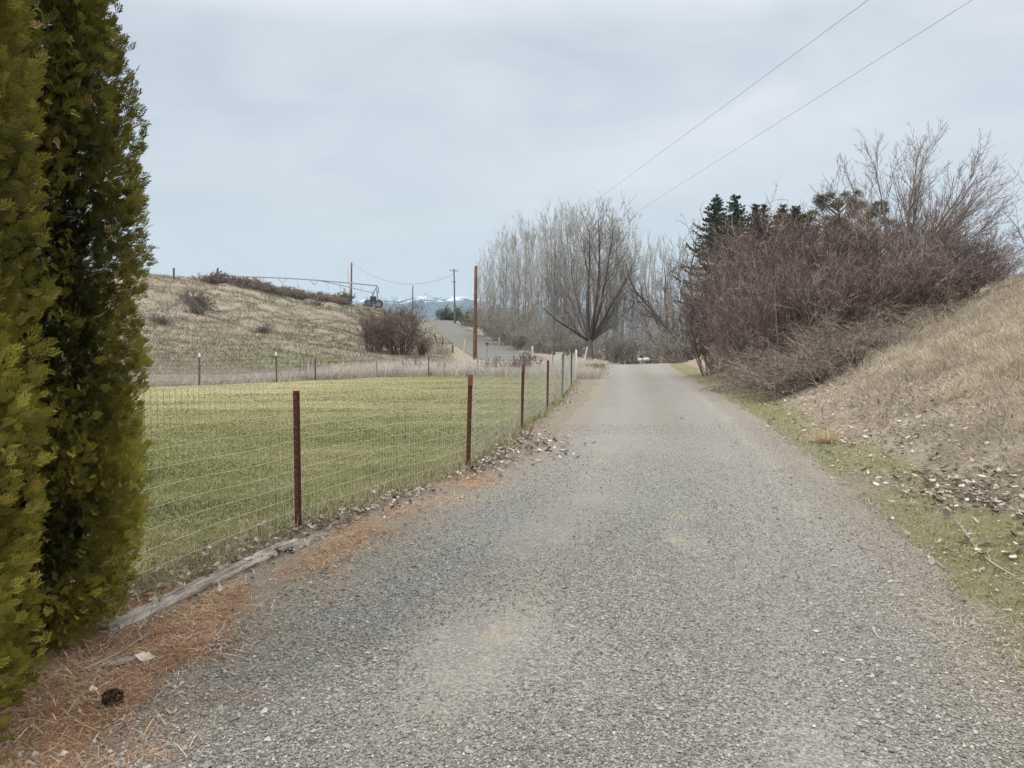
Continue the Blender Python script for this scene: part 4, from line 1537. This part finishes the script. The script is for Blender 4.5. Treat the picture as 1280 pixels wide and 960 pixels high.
gl = ['grey bare bush under the poplars at the road bend', 'tangled grey bush below the poplar row', 'grey brown bush between poplar trunks', 'twiggy grey bush on the roadside bank', 'dense grey bush right below the poplars', 'low grey bush beside the asphalt road']
gp = [(622, 96, 382), (640, 88, 385), (655, 84, 392), (668, 79, 398), (684, 75, 400), (700, 72, 405), (718, 70, 412), (648, 79, 412), (672, 73, 420), (632, 88, 402), (612, 104, 384), (690, 70, 428)]
gq = ['higher up the road', 'near the white markers', 'near the pale green box', 'left of the big spreading tree']
for k, (px, Y, top) in enumerate(gp):
    p = on_ground(px, Y)
    hh = at(px, top, Y)[2] - p[2]
    GREY.put(k, p, R.uniform(0, 6.28), (hh / 3.3 * 1.1, hh / 3.3 * 1.1, hh / 3.3), gl[k % 6] + ', ' + gq[0 if px < 637 else 1 if px < 680 else 2 if px < 705 else 3], 'shrub', 'grey bushes under the poplars')
for k, (px, Y, top, lab) in enumerate([
    (765, 66, 418, 'brownish bare bush behind the road crest beside the big tree'),
    (785, 68, 416, 'brownish bare bush where the gravel road disappears'),
    (806, 66, 420, 'brownish bare bush behind the pale boulders'),
    (850, 62, 412, 'brown bare bush between the multi stemmed tree and the thicket'),
    (868, 52, 385, 'brown bare bush at the far end of the thicket'),
    (745, 70, 416, 'brownish bush right behind the big spreading tree'),
    (722, 76, 408, 'brownish bush behind the left boughs of the big tree'),
    (828, 72, 416, 'brownish bush behind the multi stemmed tree')]):
    p = on_ground(px, Y)
    hh = at(px, top, Y)[2] - p[2]
    (TANS if k % 3 == 2 else GREY).put(k + 2, p, R.uniform(0, 6.28), (hh / 3.4 * 1.25, hh / 3.4 * 1.25, hh / 3.4), lab, 'shrub', 'brown bushes behind the road crest')


# poplars
def poplar_parts(seed):
    global R
    keep = R
    R = np.random.default_rng(seed)
    nt_ = 2 + seed % 2
    aa = np.arange(nt_) * 6.28 / nt_ + R.uniform(0, 2)
    sp = R.uniform(.15, .5, nt_)
    o = np.stack((np.cos(aa) * sp, np.sin(aa) * sp, np.full(nt_, -.3)), 1)
    d = np.stack((np.cos(aa) * .05, np.sin(aa) * .05, np.ones(nt_)), 1) + R.normal(0, .025, (nt_, 3))
    p0, r0 = grow(o, d, np.array([12.8, 11.2, 9.6][:nt_]), np.array([.085, .07, .06][:nt_]), 16, .028, (0, 0, .03), .14)
    tr_ = MB()
    tubes(tr_, p0, r0, 7)
    cr = MB()
    o, d, t, ix, rr2 = spawn(p0, r0, 26, .16, .985, 16, 36)
    L = (3.3 * (1 - .6 * t) + .5) * R.uniform(.45, 1.15, len(o)) * np.where(t < .3, .5, 1)
    p1, r1 = grow(o, d, L, np.maximum(rr2 * .42, .013), 6, .035, (0, 0, .10), .35)
    tubes(cr, p1, r1, 4)
    for m_, ff, n_ in ((5, .42, 3), (3, .42, 2)):
        LL = np.repeat(np.linalg.norm(p1[:, -1] - p1[:, 0], axis=1), m_)
        o, d, t, ix, rr2 = spawn(p1, r1, m_, .15, 1, 10, 28)
        p1, r1 = grow(o, d, np.maximum(LL * ff * R.uniform(.5, 1.25, len(o)), .25), .0085, n_, .05, (0, 0, .12), .55)
        tubes(cr, p1, r1, 3)
    R = keep
    return [('trunk', tr_.mesh('trunk', BK_POP, True)), ('branches', cr.mesh('branches', BK_POP))]


POP = Stock('poplar_tree', [poplar_parts(200 + i) for i in range(5)])
tops = lambda px: np.interp(px, [595, 620, 640, 660, 680, 700, 720, 745, 765, 780, 792, 800, 830, 850, 862], [325, 294, 285, 278, 268, 264, 262, 262, 266, 280, 300, 302, 302, 310, 318])
row = list(np.linspace(601, 786, 36)) + [794, 800, 807, 813, 820, 828, 836, 843, 850, 858]
for k, px in enumerate(row):
    px = px + R.normal(0, 2)
    Y = float(np.interp(px, [598, 640, 700, 790, 860], [114, 98, 84, 78, 80])) + R.uniform(-4, 6)
    p = on_ground(px, Y)
    top = tops(px) + abs(R.normal(0, 7))
    hh = at(px, top, Y)[2] - p[2]
    if px < 660:
        lab, gr = 'slender bare poplar in the row along the asphalt road, left of the big tree', 'bare poplars beside the asphalt road'
    elif px < 792:
        lab, gr = 'slender bare poplar behind the boughs of the big dark tree', 'bare poplars behind the big tree'
    else:
        lab, gr = 'pale bare poplar in the gap between the big dark tree and the spruces', 'bare poplars in the gap'
    POP.put(k, p, R.uniform(0, 6.28), (hh / 12.9, hh / 12.9, hh / 12.9), lab, 'tree', gr)


# spreading trees
def bare_tree(name, label, loc, stems, levels, matb, cat='tree', seed=1, trunk=None, rtw=.009, wander=.09, updr=.05, ang=(22, 58), twm=None):
    """stems: list of (direction, length, radius); levels: (children, length factor, segments)"""
    global R
    keep = R
    R = np.random.default_rng(seed)
    root = thing(name, label, cat, loc)
    tm = MB()
    z0 = 0.
    o0 = np.array((0, 0, -.3))
    if trunk:
        th_, tr0, tr1 = trunk
        pts = np.array([(0, 0, -.3), (.02, 0, .25 * th_), (.0, .03, .6 * th_), (0, 0, th_)])
        tubes(tm, spline(pts, 12)[None], np.interp(np.linspace(0, 1, 12), [0, .25, 1], [tr0 * 1.35, tr0, tr1])[None], 12)
        o0 = np.array((0, 0, th_ * .9))
    cr = MB()
    allp = []
    for d, L, r in stems:
        p, rr_ = grow(o0[None] + R.normal(0, .05, (1, 3)), np.array([d], float), L, r, 10, wander * .8, (0, 0, updr), .22)
        tubes(tm, p, rr_, 8)
        allp.append((p, rr_))
    p = np.concatenate([a for a, b in allp])
    r = np.concatenate([b for a, b in allp])
    for lv, (m_, ff, n_) in enumerate(levels):
        LL = np.repeat(np.linalg.norm(np.diff(p, axis=1), axis=2).sum(1), m_)
        o, d, t, ix, rr2 = spawn(p, r, m_, .2 if lv == 0 else .12, .98, ang[0], ang[1], .15)
        p, r = grow(o, d, LL * ff * R.uniform(.45, 1.2, len(o)) * (1.15 - .45 * t), np.maximum(rr2 * .55, rtw), n_, wander, (0, 0, updr * 1.2), .3)
        tubes(cr, p, r, 5 if lv == 0 else 3)
    tm.obj('trunk', matb, root, smooth=True)
    cr.obj('branches', twm or matb, root)
    R = keep
    return root


bp = on_ground(737, 60)
bare_tree('bare_tree', 'big dark bare tree with spreading low boughs at the road crest', bp,
          [((-.2, 0, 1), 8.9, .14), ((.05, .1, 1), 9.3, .15), ((.32, -.1, 1), 8.9, .12), ((-.42, .1, 1), 8.0, .10), ((1.15, 0, .6), 4.6, .12), ((-1.1, -.2, .6), 4.5, .11), ((.62, .2, 1), 8.0, .10), ((-.1, .4, 1), 9.0, .10), ((-.75, .2, .9), 6.6, .09), ((.15, -.4, 1), 8.8, .10), ((.9, -.1, .9), 6.6, .10), ((-1.0, .3, .75), 5.0, .085), ((1.2, .3, .8), 4.9, .085), ((-1.3, .1, .8), 3.6, .065), ((1.4, -.2, .7), 3.7, .065)],
          [(10, .46, 7), (6, .45, 4), (5, .42, 3), (2, .5, 2)], BK_DARK, seed=31, trunk=(1.7, .29, .25), rtw=.0085, wander=.085, updr=.065, ang=(18, 50),
          twm=rampmat('grey_brown_twigs', [(0, (.10, .088, .08)), (.5, (.17, .152, .14)), (1, (.30, .275, .255))], .95, .1))
bare_tree('bare_tree', 'multi stemmed dark bare tree with arching limbs beyond the road end', on_ground(838, 60),
          [((-.5, 0, 1), 6.4, .13), ((0, .2, 1), 7.6, .14), ((.5, 0, 1), 7.2, .14), ((1.0, 0, .75), 5.4, .13), ((.9, -.3, .45), 4.2, .12), ((-.9, .1, .8), 4.4, .10)],
          [(7, .42, 6), (5, .42, 4), (4, .42, 3)], BK_DARK, seed=32, trunk=(.4, .3, .28), rtw=.010, wander=.13)
bare_tree('bare_tree', 'dark crooked bare tree against the twin spruces', on_ground(872, 52),
          [((-.7, 0, 1), 8.6, .13), ((-.2, .1, 1), 8.6, .14), ((.3, 0, 1), 8.0, .12)],
          [(9, .42, 6), (7, .42, 4), (5, .42, 3)], BK_DARK, seed=33, trunk=(.5, .24, .2), rtw=.009, wander=.14)
bare_tree('bare_tree', 'spreading bare tree leaning over the thicket, tallest on the bank', on_ground(1118, 27.5),
          [((-.42, 0, 1), 4.41, .045), ((-.15, .1, 1), 4.82, .05), ((.1, 0, 1), 5.03, .055), ((.3, .1, 1), 5.03, .05), ((.55, 0, 1), 5.03, .05), ((.8, 0, .9), 4.82, .045), ((1.1, .1, .8), 4.62, .04), ((.5, -.4, 1), 4.62, .045), ((1.5, 0, .6), 4.00, .035), ((.3, .3, 1), 4.82, .045), ((.95, -.2, 1), 4.72, .04)],
          [(20, .46, 6), (8, .42, 4), (4, .42, 3)], rampmat('mauve_bark', [(0, (.13, .10, .092)), (1, (.27, .22, .205))], .9, .15), seed=34, trunk=(.3, .16, .14), rtw=.0055, wander=.032, updr=.012, ang=(14, 42))
bare_tree('bare_tree', 'small bare tree with thin upturned twigs alone on the bank crest', on_ground(1296, 23),
          [((-.7, 0, 1), 2.4, .03), ((-.3, .1, 1), 2.8, .035), ((.2, 0, 1), 2.8, .03), ((.6, .1, 1), 2.4, .03), ((-1.2, 0, .6), 1.9, .02)],
          [(8, .4, 5), (5, .42, 3), (3, .42, 2)], BK_GREY, seed=35, trunk=(.2, .06, .05), rtw=.005, wander=.09)
bare_tree('bare_tree', 'pale frosted looking bare tree before the twin spruces', on_ground(935, 40),
          [((-.4, 0, 1), 3.6, .06), ((0, .1, 1), 4.0, .07), ((.45, 0, 1), 3.7, .06)],
          [(9, .42, 5), (7, .42, 3), (5, .42, 2)], rampmat('bluish_bark', [(0, (.15, .155, .16)), (1, (.28, .29, .30))], .9, .15), seed=36, trunk=(.6, .13, .1), rtw=.008)


# conifers
def needle_tree(name, label, loc, hgt, rbase, seed, mat_, start=.08):
    rs = np.random.default_rng(seed)
    root = thing(name, label, 'conifer', loc)
    m = MB()
    capped(m, [(0, 0, -.3), (.02, 0, hgt * .5), (0, 0, hgt * .98)], [.2, .12, .015], 8)
    m.obj('trunk', BK_DARK, root, smooth=True)
    c = MB()
    z = start * hgt
    PP, DD, LLs = [], [], []
    while z < hgt * .985:
        f = 1 - z / hgt
        nb = 6
        a0 = rs.uniform(0, 6.28)
        for q in range(nb):
            a = a0 + q * 6.28 / nb + rs.normal(0, .2)
            L = min(rbase, .12 + .52 * (hgt - z)) * rs.uniform(.5, 1.25)
            zj = z + rs.normal(0, .12)
            dr_ = rs.uniform(.22, .55)
            n = max(4, int(L / .11))
            t = np.linspace(.12, 1, n)
            x = np.stack((np.cos(a) * L * t, np.sin(a) * L * t, zj - dr_ * L * t + dr_ * 1.15 * L * t ** 2.4), 1)
            PP.append(np.repeat(x, 6, 0))
            LLs.append(np.repeat(np.minimum(.16 + .22 * (1 - t) * min(L, 1.2), .1 + .35 * L), 6))
            dv_ = np.array((math.cos(a), math.sin(a), 0.))
            DD.append(np.repeat(dv_[None], n * 6, 0))
        z += max(.17, hgt * .034 * (.45 + f))
    P = np.concatenate(PP)
    D = np.concatenate(DD)
    L = np.concatenate(LLs) * rs.uniform(.7, 1.3, len(P))
    N = len(P)
    sd = np.cross(D, (0, 0, 1.))
    ax = nrm(D * rs.uniform(.1, 1, (N, 1)) + sd * rs.normal(0, .7, (N, 1)) + np.array([[0, 0, 1.]]) * rs.normal(-.1, .5, (N, 1)))
    wv = nrm(np.cross(ax, rs.normal(size=(N, 3)))) * .045
    v = np.stack((P - wv * .6, P + wv * .6, P + ax * L[:, None] * .6 + wv, P + ax * L[:, None], P + ax * L[:, None] * .6 - wv), 1).reshape(-1, 3)
    b = (np.arange(N) * 5)[:, None]
    c.add(v, np.concatenate((b + np.array([[0, 1, 2]]), b + np.array([[0, 2, 4]]), b + np.array([[4, 2, 3]])), 0), np.repeat(rs.random(N), 5))
    c.obj('crown', mat_, root)


for px, Y, top, rb, lab, mt in [
    (893, 62, 243, 2.7, 'dark spruce, left and taller of the close pair behind the thicket', SPRUCE),
    (916, 63, 243, 2.4, 'dark spruce standing right against its taller twin behind the thicket', SPRUCE),
    (942, 66, 255, 1.7, 'slim dark spruce in the gap right of the twin spruces', SPRUCE),
    (951, 66, 256, 1.6, 'second slim spruce touching the slim dark one', SPRUCE),
    (975, 64, 255, 2.0, 'greener spruce with a narrow tip near the middle of the conifers', PINEN),
    (991, 65, 257, 1.6, 'small green spruce close beside the round topped pine', PINEN),
    (1003, 62, 268, 2.2, 'bushy green conifer with a blunt top before the pine', PINEN)]:
    p = on_ground(px, Y)
    p[2] = min(p[2], 3.)
    needle_tree('spruce_tree', lab, p, at(px, top, Y)[2] - p[2], rb, int(px), mt)


def pine(label, loc, hgt, seed):
    rs = np.random.default_rng(seed)
    root = thing('pine_tree', label, 'conifer', loc)
    m = MB()
    capped(m, [(0, 0, -.3), (.1, 0, hgt * .5), (0, .1, hgt * .9)], [.22, .15, .05], 8)
    C = []
    for k in range(95):
        a = rs.uniform(0, 6.28)
        zz = hgt * rs.uniform(.4, 1.0)
        rm_ = 2.9 * math.sin(math.pi * min(1, max(0.06, (1.06 - zz / hgt) / .7))) ** .7
        rr_ = rm_ * math.sqrt(rs.uniform(.15, 1))
        e = np.array((math.cos(a) * rr_, math.sin(a) * rr_, zz))
        C.append(e)
        tubes(m, np.array([[(0, 0, zz - .5 * rr_ - .2), e * (.5, .5, 1) - (0, 0, .25 * rr_), e]]), np.array([[.045, .03, .015]]), 4)
    m.obj('trunk', BK_DARK, root, smooth=True)
    C = np.array(C)
    n = 150
    N = len(C) * n
    D = nrm(rs.normal(size=(N, 3)) + (0, 0, .35))
    P = np.repeat(C, n, 0) + D * rs.uniform(.02, .25, (N, 1)) * (1.2, 1.2, .8)
    L = rs.uniform(.14, .28, (N, 1))
    wv = nrm(np.cross(D, rs.normal(size=(N, 3)))) * .022
    v = np.stack((P - wv, P + wv, P + D * L), 1).reshape(-1, 3)
    c = MB().add(v, np.arange(N * 3).reshape(-1, 3), np.repeat(rs.random(N), 3))
    c.obj('crown', PINEN, root)


p = on_ground(1045, 50)
p[2] = min(p[2], 3.)
pine('round topped dark green pine behind the middle of the thicket', p, at(1045, 243, 50)[2] - p[2], 5)
p = on_ground(1082, 52)
p[2] = min(p[2], 3.)
pine('lower green pine mostly hidden behind the leaning bare tree', p, at(1082, 256, 52)[2] - p[2], 8)


# sagebrush and brush on the hills
def sage_parts(seed, mat_, hgt=1.0, n=26):
    rs = np.random.default_rng(seed)
    a, b = shrub_mesh(seed, hgt=hgt, stems=n, spread=(5, 68), kids=(8, 5), base=.15, rtw=.008)
    V = np.concatenate(b.v)
    V = V[rs.choice(len(V), 5200)]
    d = nrm(rs.normal(size=V.shape) + (0, 0, .5))
    wv = nrm(np.cross(d, rs.normal(size=V.shape))) * .018 * hgt
    v = np.stack((V - wv * .5, V + wv, V + d * .11 * hgt, V - wv), 1).reshape(-1, 3)
    c = MB().add(v, np.arange(len(v)).reshape(-1, 4), np.repeat(rs.random(len(V)), 4))
    return [('stems', a.mesh('stems', BK_DEAD)), ('foliage', c.mesh('foliage', mat_))]


SG = Stock('sagebrush', [sage_parts(300 + i, SAGE) for i in range(2)])
BR = Stock('brush_clump', [sage_parts(310 + i, BRUSH) for i in range(3)])
DD_ = Stock('dead_shrub', [shrub_parts(320 + i, BK_DEAD, hgt=1.0, stems=26, spread=(10, 80), kids=(9, 6, 3), base=.3, rtw=.012) for i in range(2)])
for k, (px, Y, top, wd, lab) in enumerate([
    (504, 134, 386, .9, 'dark sagebrush at the left shoulder of the asphalt crest'),
    (513, 130, 391, .9, 'dark sagebrush lower on the left shoulder of the crest'),
    (522, 126, 400, .7, 'small sagebrush just left of the asphalt road'),
    (558, 142, 384, .9, 'dark rounded sagebrush right of the asphalt crest'),
    (574, 140, 385, 1.0, 'olive sagebrush behind the pole with a crossarm'),
    (587, 134, 390, 1.1, 'pale olive sagebrush next to the brown pole top'),
    (598, 126, 390, 1.2, 'olive sagebrush at the near end of the poplar row'),
    (430, 112, 364, 1.0, 'dark sagebrush beside the white cabinet on the ridge'),
    (461, 118, 380, 1.1, 'dark sagebrush below the irrigation tower')]):
    p = on_ground(px, Y)
    hh = max(at(px, top, Y)[2] - p[2], .9)
    SG.put(k, p, R.uniform(0, 6.28), (hh * wd * 1.1, hh * wd * 1.1, hh), lab, 'shrub', 'sagebrush on the hill')
rb = [(262, 346), (280, 348), (296, 349), (310, 351), (324, 353), (338, 356), (352, 358), (366, 361), (380, 364), (394, 367), (408, 370), (420, 372), (318, 360), (346, 367), (374, 374), (398, 379), (418, 382), (335, 364), (360, 369), (386, 375), (407, 379), (428, 383), (306, 356)]
rl = ['brown brush clump at the upper left end of the ridge row', 'brown brush clump between the two leaning ridge posts', 'brown brush clump under the far end of the irrigation pipe', 'brown brush clump in the middle of the ridge row', 'brown brush clump toward the white cabinet', 'brown brush clump on the slope just below the ridge row']
for k, (px, top) in enumerate(rb):
    Y = float(np.interp(px, [180, 270, 350, 430], [68, 77, 90, 106])) - (5 if k > 11 else 0)
    p = on_ground(px, Y)
    hh = max(at(px, top, Y)[2] - p[2], 1.0)
    hh = min(hh, 1.7)
    BR.put(k, p, R.uniform(0, 6.28), (hh * 1.9, hh * 1.4, hh), rl[5 if k > 11 else 0 if px < 285 else 1 if px < 300 else 2 if px < 330 else 3 if px < 385 else 4], 'brush', 'brown brush along the ridge')
for k, (px, Y, hh, wd, lab) in enumerate([
    (245, 58, 1.05, 1.25, 'dark dead shrub standing alone in the middle of the hillside'),
    (248, 55, .8, 1.1, 'pale grey dead shrub at the foot of the dark dead one'),
    (200, 48, .5, 1.4, 'small dead shrub low on the hillside near the arborvitae'),
    (396, 82, .75, 1.2, 'small brown dead shrub on the upper hillside slope'),
    (512, 33.2, .55, 1.1, 'small dark dead shrub in pale grass behind the lawn, left of three'),
    (550, 33, .42, 1.0, 'smallest dead shrub in the pale grass behind the lawn'),
    (614, 33, .6, 1.3, 'rounded dead shrub in the pale grass behind the red tipped post'),
    (650, 32.5, .8, 1.1, 'pointed dead shrub in the pale grass by the fence corner'),
    (330, 50, .45, 1.6, 'low grey dead shrub in the green hollow')]):
    DD_.put(k, on_ground(px, Y), R.uniform(0, 6.28), (hh * wd, hh * wd, hh * 1.15), lab, 'shrub', 'dead shrubs in the field')
for s_ in (RED, BRN, TANS, GREY, POP, SG, BR, DD_):
    s_.done()
# stalks by the far fence
m = MB()
n = 9
o = np.stack((R.uniform(-.35, .25, n), R.normal(0, .06, n), np.full(n, -.05)), 1)
pp, rr_ = grow(o, np.stack((R.normal(0, .06, n), R.normal(0, .06, n), np.ones(n)), 1), R.uniform(.6, 1.0, n), .012, 4, .03, (0, 0, .02), .6)
tubes(m, pp, rr_, 4)
tag(m.obj('dead_stalks', BK_TAN, None, on_ground(384, 28.8)), 'clump of upright dead stalks at the far lawn fence', 'stalks')


# ------------------------------------------------------------------ poles, wires, roadside furniture
def pole(name, label, px, Y, toppx, toprow, r0, r1, mat_, arm=None, base=None, rz=0.):
    p = on_ground(px, Y) if base is None else np.array(base)
    p[2] += .05
    tp = at(toppx, toprow, Y) - p
    root = thing(name, label, 'utility pole', p)
    m = MB()
    n = 8
    t = np.linspace(0, 1, n)[:, None]
    pts = np.array((0, 0, -.4)) * (1 - t) + tp * t
    capped(m, pts, np.linspace(r0, r1, n), 12)
    m.obj('shaft', mat_, root, smooth=True)
    if arm:
        for dz, L in arm:
            a = MB().box((0, 0, 0), (L, .10, .12))
            ar = a.obj('crossarm', GREYW, root, tp + np.array((0, -r1 - .055, -dz)))
            ar.rotation_euler = (0, 0, rz)
            for s in (-1, 1):
                q = MB()
                capped(q, [(s * L * .46, 0, .061), (s * L * .46, 0, .12), (s * L * .46, 0, .20)], [.02, .05, .03], 8)
                q.obj('insulator', PALEG, ar, smooth=True)
    return root, p + tp


_, t594 = pole('utility_pole', 'tall reddish brown pole without wires before the asphalt road', 593.5, 60.5, 595, 332.5, .17, .12, POLEB)
_, t568 = pole('utility_pole', 'dark utility pole with short crossarms beside the asphalt crest', 569, 131, 567.5, 336, .15, .11, POLEG, arm=((.35, 1.6), (2.2, .9)), rz=.5)
_, t516 = pole('utility_pole', 'slim distant pole rising behind the ridge near the asphalt crest', 516, 175, 516, 357, .16, .12, POLEG)
pr_, t439 = pole('utility_pole', 'brown pole on the ridge beside the white cabinet', 439.5, 142, 439.5, 328, .19, .14, POLEB)
m = MB()
capped(m, [(-.55, 0, 7.4), (-.35, 0, 5.), (-.2, 0, 3.)], .035, 6)
m.obj('brace', POLEG, pr_, smooth=True)
_, t693 = pole('utility_pole', 'thin grey pole half hidden in the poplar twigs behind the pale green box', 692, 74, 694, 302, .10, .06, POLEG)


def wire(label, a, b, sag, r, extra=None):
    a = np.array(a, float)
    b = np.array(b, float)
    t = np.linspace(0, 1, 60)[:, None]
    q = a * (1 - t) + b * t
    q[:, 2] -= (4 * sag * t * (1 - t))[:, 0]
    m = MB()
    tubes(m, (q - a)[None], np.full((1, 60), r), 5, np.array([.5]))
    tag(m.obj('power_line', CABLE, None, a, smooth=True), label, 'power line')


def oline(p1, Y1, p2, Y2, yb, lab):
    a = at(*p1, Y1)
    b = at(*p2, Y2)
    e = t693 + np.array((-.06 if p1[0] < 760 else .06, -.06, -.1))
    d = (b - a) / (b[1] - a[1])
    f = b + d * (yb - b[1])
    m = MB()
    # nearly straight span from the pole arm through both sighted points and on behind the viewer
    P = np.concatenate((np.linspace(e, a, 12)[:-1], np.linspace(a, f, 40)))
    tubes(m, (P - e)[None], np.full((1, len(P)), .005), 5, np.array([.5]))
    tag(m.obj('power_line', CABLE, None, e, smooth=True), lab, 'power line')


oline((735, 258), 42, (1085, 0), 14, -25, 'upper left of the two thin overhead wires crossing the sky')
oline((780, 275), 42, (1215, 0), 14, -25, 'lower right of the two thin overhead wires crossing the sky')
wire('sagging wire between the ridge pole and the pole with crossarms', t439 + (0, 0, -.2), t568 + (0, 0, -.9), 2.6, .03)


def stake(name, label, cat, px, Y, hh, wd, mat_, lean=0., cap=None):
    p = on_ground(px, Y)
    m = MB().box((0, 0, hh / 2 - .1), (wd, wd * .8, hh + .2))
    root = m.obj(name, mat_, None, p)
    root.rotation_euler = (0, lean, .2)
    tag(root, label, cat)
    if cap:
        cw, chh, cm = cap
        MB().box((0, 0, hh + chh / 2 + .002), (cw, cw, chh)).obj('top', cm, root)
    return root


stake('marker_post', 'white roadside marker post highest up the asphalt road', 'marker post', 624, 88, .95, .14, WHITEP)
stake('marker_post', 'white roadside marker post near the bend of the asphalt road', 'marker post', 665.5, 66, .9, .13, WHITEP)
stake('marker_post', 'short white marker post just left of the pale green box', 'marker post', 690, 56, .8, .11, WHITEP)
stake('marker_post', 'yellow marker stake at the near edge of the asphalt road', 'marker post', 579, 66, 1.5, .07, YELP, .12)
stake('marker_post', 'grey post with a dark cap before the asphalt road', 'marker post', 609, 58, 1.3, .06, GREYW, 0, (.22, .16, DARKW))
stake('fence_stake', 'pale stake leaning beside the gravel road crest', 'stake', 729, 46, 1.15, .07, PALEW, .22)
for px, Y, hh, lab, ln in [(566, 72, .8, 'short dark post stub on the slope below the yellow stake', .0), (546, 92, 1.0, 'dark leaning post beside the upper asphalt road', -.25), (532, 105, .9, 'pale brown post stub at the asphalt road shoulder', .1), (553, 86, .8, 'dark stub next to the leaning roadside post', .1)]:
    stake('wooden_post', lab, 'post', px, Y, hh, .14, DARKW if 'pale' not in lab else GREYW, ln)
for px, Y, hh, lab, ln in [(220, 70, 1.0, 'dark upright old post highest on the ridge', .0), (271, 78, 1.5, 'leaning dark old post where the irrigation pipe begins', .2), (354, 94, 1.0, 'old post under the first braces of the irrigation pipe', 0), (377, 99, 1.1, 'short dark post standing in the ridge brush', 0)]:
    stake('wooden_post', lab, 'post', px, Y, hh, .15, DARKW, ln)
# pale green pedestal
p = on_ground(699, 54)
root = thing('utility_pedestal', 'pale green utility pedestal box near the fence end', 'utility box', p)
MB().box((0, 0, .45), (.52, .4, 1.0)).obj('housing', PALEG, root)
MB().box((0, 0, .985), (.56, .44, .06)).obj('lid', PALEG, root)
# cabinet on the ridge
p = on_ground(432.5, 141)
root = thing('control_cabinet', 'white control cabinet on the ridge beside the brown pole', 'cabinet', p)
zb = at(432, 362, 141)[2] - p[2]
MB().box((0, 0, zb / 2), (1.45, .7, zb)).obj('housing', CABW, root)
MB().box((0, -.362, zb / 2), (1.25, .02, zb * .85)).obj('door', CABW, root)
# boulders
for px, s, lab in ((800, .24, 'small white boulder at the gravel road crest'), (808, .38, 'larger pale grey boulder beside the white one at the crest')):
    p = on_ground(px, 60)
    p[2] = at(px, 447.5, 60)[2] - .12
    m = MB()
    rs = np.random.default_rng(int(px))
    th, phh = np.meshgrid(np.linspace(0, 2 * math.pi, 15)[:-1], np.linspace(0, math.pi, 9))
    V = np.stack((np.cos(th) * np.sin(phh), np.sin(th) * np.sin(phh), np.cos(phh)), -1).reshape(-1, 3)
    V = V * (1 + .35 * (vnoise(V[:, 0] * 2 + px, V[:, 1] * 2 + V[:, 2] * 3)[:, None] - .5)) * np.array((1.25, .8, .75)) * s * .62
    i = np.arange(8)[:, None] * 14
    j = np.arange(14)[None]
    m.add(V, np.stack((i + j, i + 14 + j, i + 14 + (j + 1) % 14, i + (j + 1) % 14), -1).reshape(-1, 4), .5)
    tag(m.obj('boulder', WHITEP if px < 805 else PALEW, None, p), lab, 'boulder')

# ------------------------------------------------------------------ irrigation machine on the ridge
YI = 131.
pb = np.array(at(467, 379, YI))
gzb = float(H(pb[0], pb[1]))
root = thing('irrigation_pivot', 'long galvanised irrigation pipe on a wheeled tower along the ridge', 'irrigation machine', (pb[0], pb[1], gzb))
O = np.array((pb[0], pb[1], gzb))
rel = lambda px, py, Y=YI: at(px, py, Y) - O
m = MB()
pp = spline([rel(262, 345, 150), rel(300, 345.6, 146), rel(355, 347.6, 140), rel(400, 350.5, 136), rel(440, 354, 133), rel(471, 357, YI)], 50)
capped(m, pp, .12, 10)
m.obj('pipe', STEEL, root, smooth=True)
m = MB()
capped(m, spline([rel(401, 351, 136), rel(430, 357.5, 134), rel(466, 366, YI)], 20), .07, 8)
m.obj('truss_rod', STEEL, root, smooth=True)
for px, py, Y in ((312, 346, 145), (353, 347.5, 140), (393, 350, 137)):
    m = MB()
    b = rel(px, py + 6.5, Y)
    for s in (-1, 1):
        capped(m, [rel(px + 5.2 * s, py + .4, Y), b], .05, 6)
    m.obj('brace', STEEL, root)
tw = MB()
top = rel(470.5, 357.5)
for dx, dy in ((-.75, -.6), (.75, -.6), (-.75, .6), (.75, .6)):
    capped(tw, [top + (0, dy * .1, -.1), (dx, dy, .85)], .06, 8)
capped(tw, [top + (.05, 0, 0), top + (.35, 0, -.25), top + (.35, 0, -1.2)], .10, 8)
tw.obj('tower', STEEL, root)
bb = MB().box((0, 0, .8), (2.0, .25, .22))
bb.obj('base_beam', STEEL, root)
MB().box((.0, -.32, 1.45), (1.0, .45, .9)).obj('control_box', RUBBER, root)
for s in (-1, 1):
    wl = MB()
    th = np.linspace(0, 2 * math.pi, 25)
    ring = np.stack((s * .85 + .58 * np.cos(th), 0 * th, .6 + .58 * np.sin(th)), 1)
    tubes(wl, ring[None], np.full((1, 25), .19), 8, np.array([.5]))
    wo = wl.obj('wheel', RUBBER, root, smooth=True)
    hb_ = MB()
    capped(hb_, [(s * .85, -.1, .6), (s * .85, .1, .6)], .4, 14)
    hb_.obj('rim', STEEL, wo)
for px in (330, 372, 410, 425, 452):
    m = MB()
    a = rel(px, np.interp(px, [300, 355, 400, 440, 471], [345.6, 347.6, 350.5, 354, 357]) + .3, np.interp(px, [300, 355, 400, 440, 471], [146, 140, 136, 133, YI]))
    capped(m, [a, a - (0, 0, 1.7)], .018, 5)
    m.obj('drop_hose', RUBBER, root)
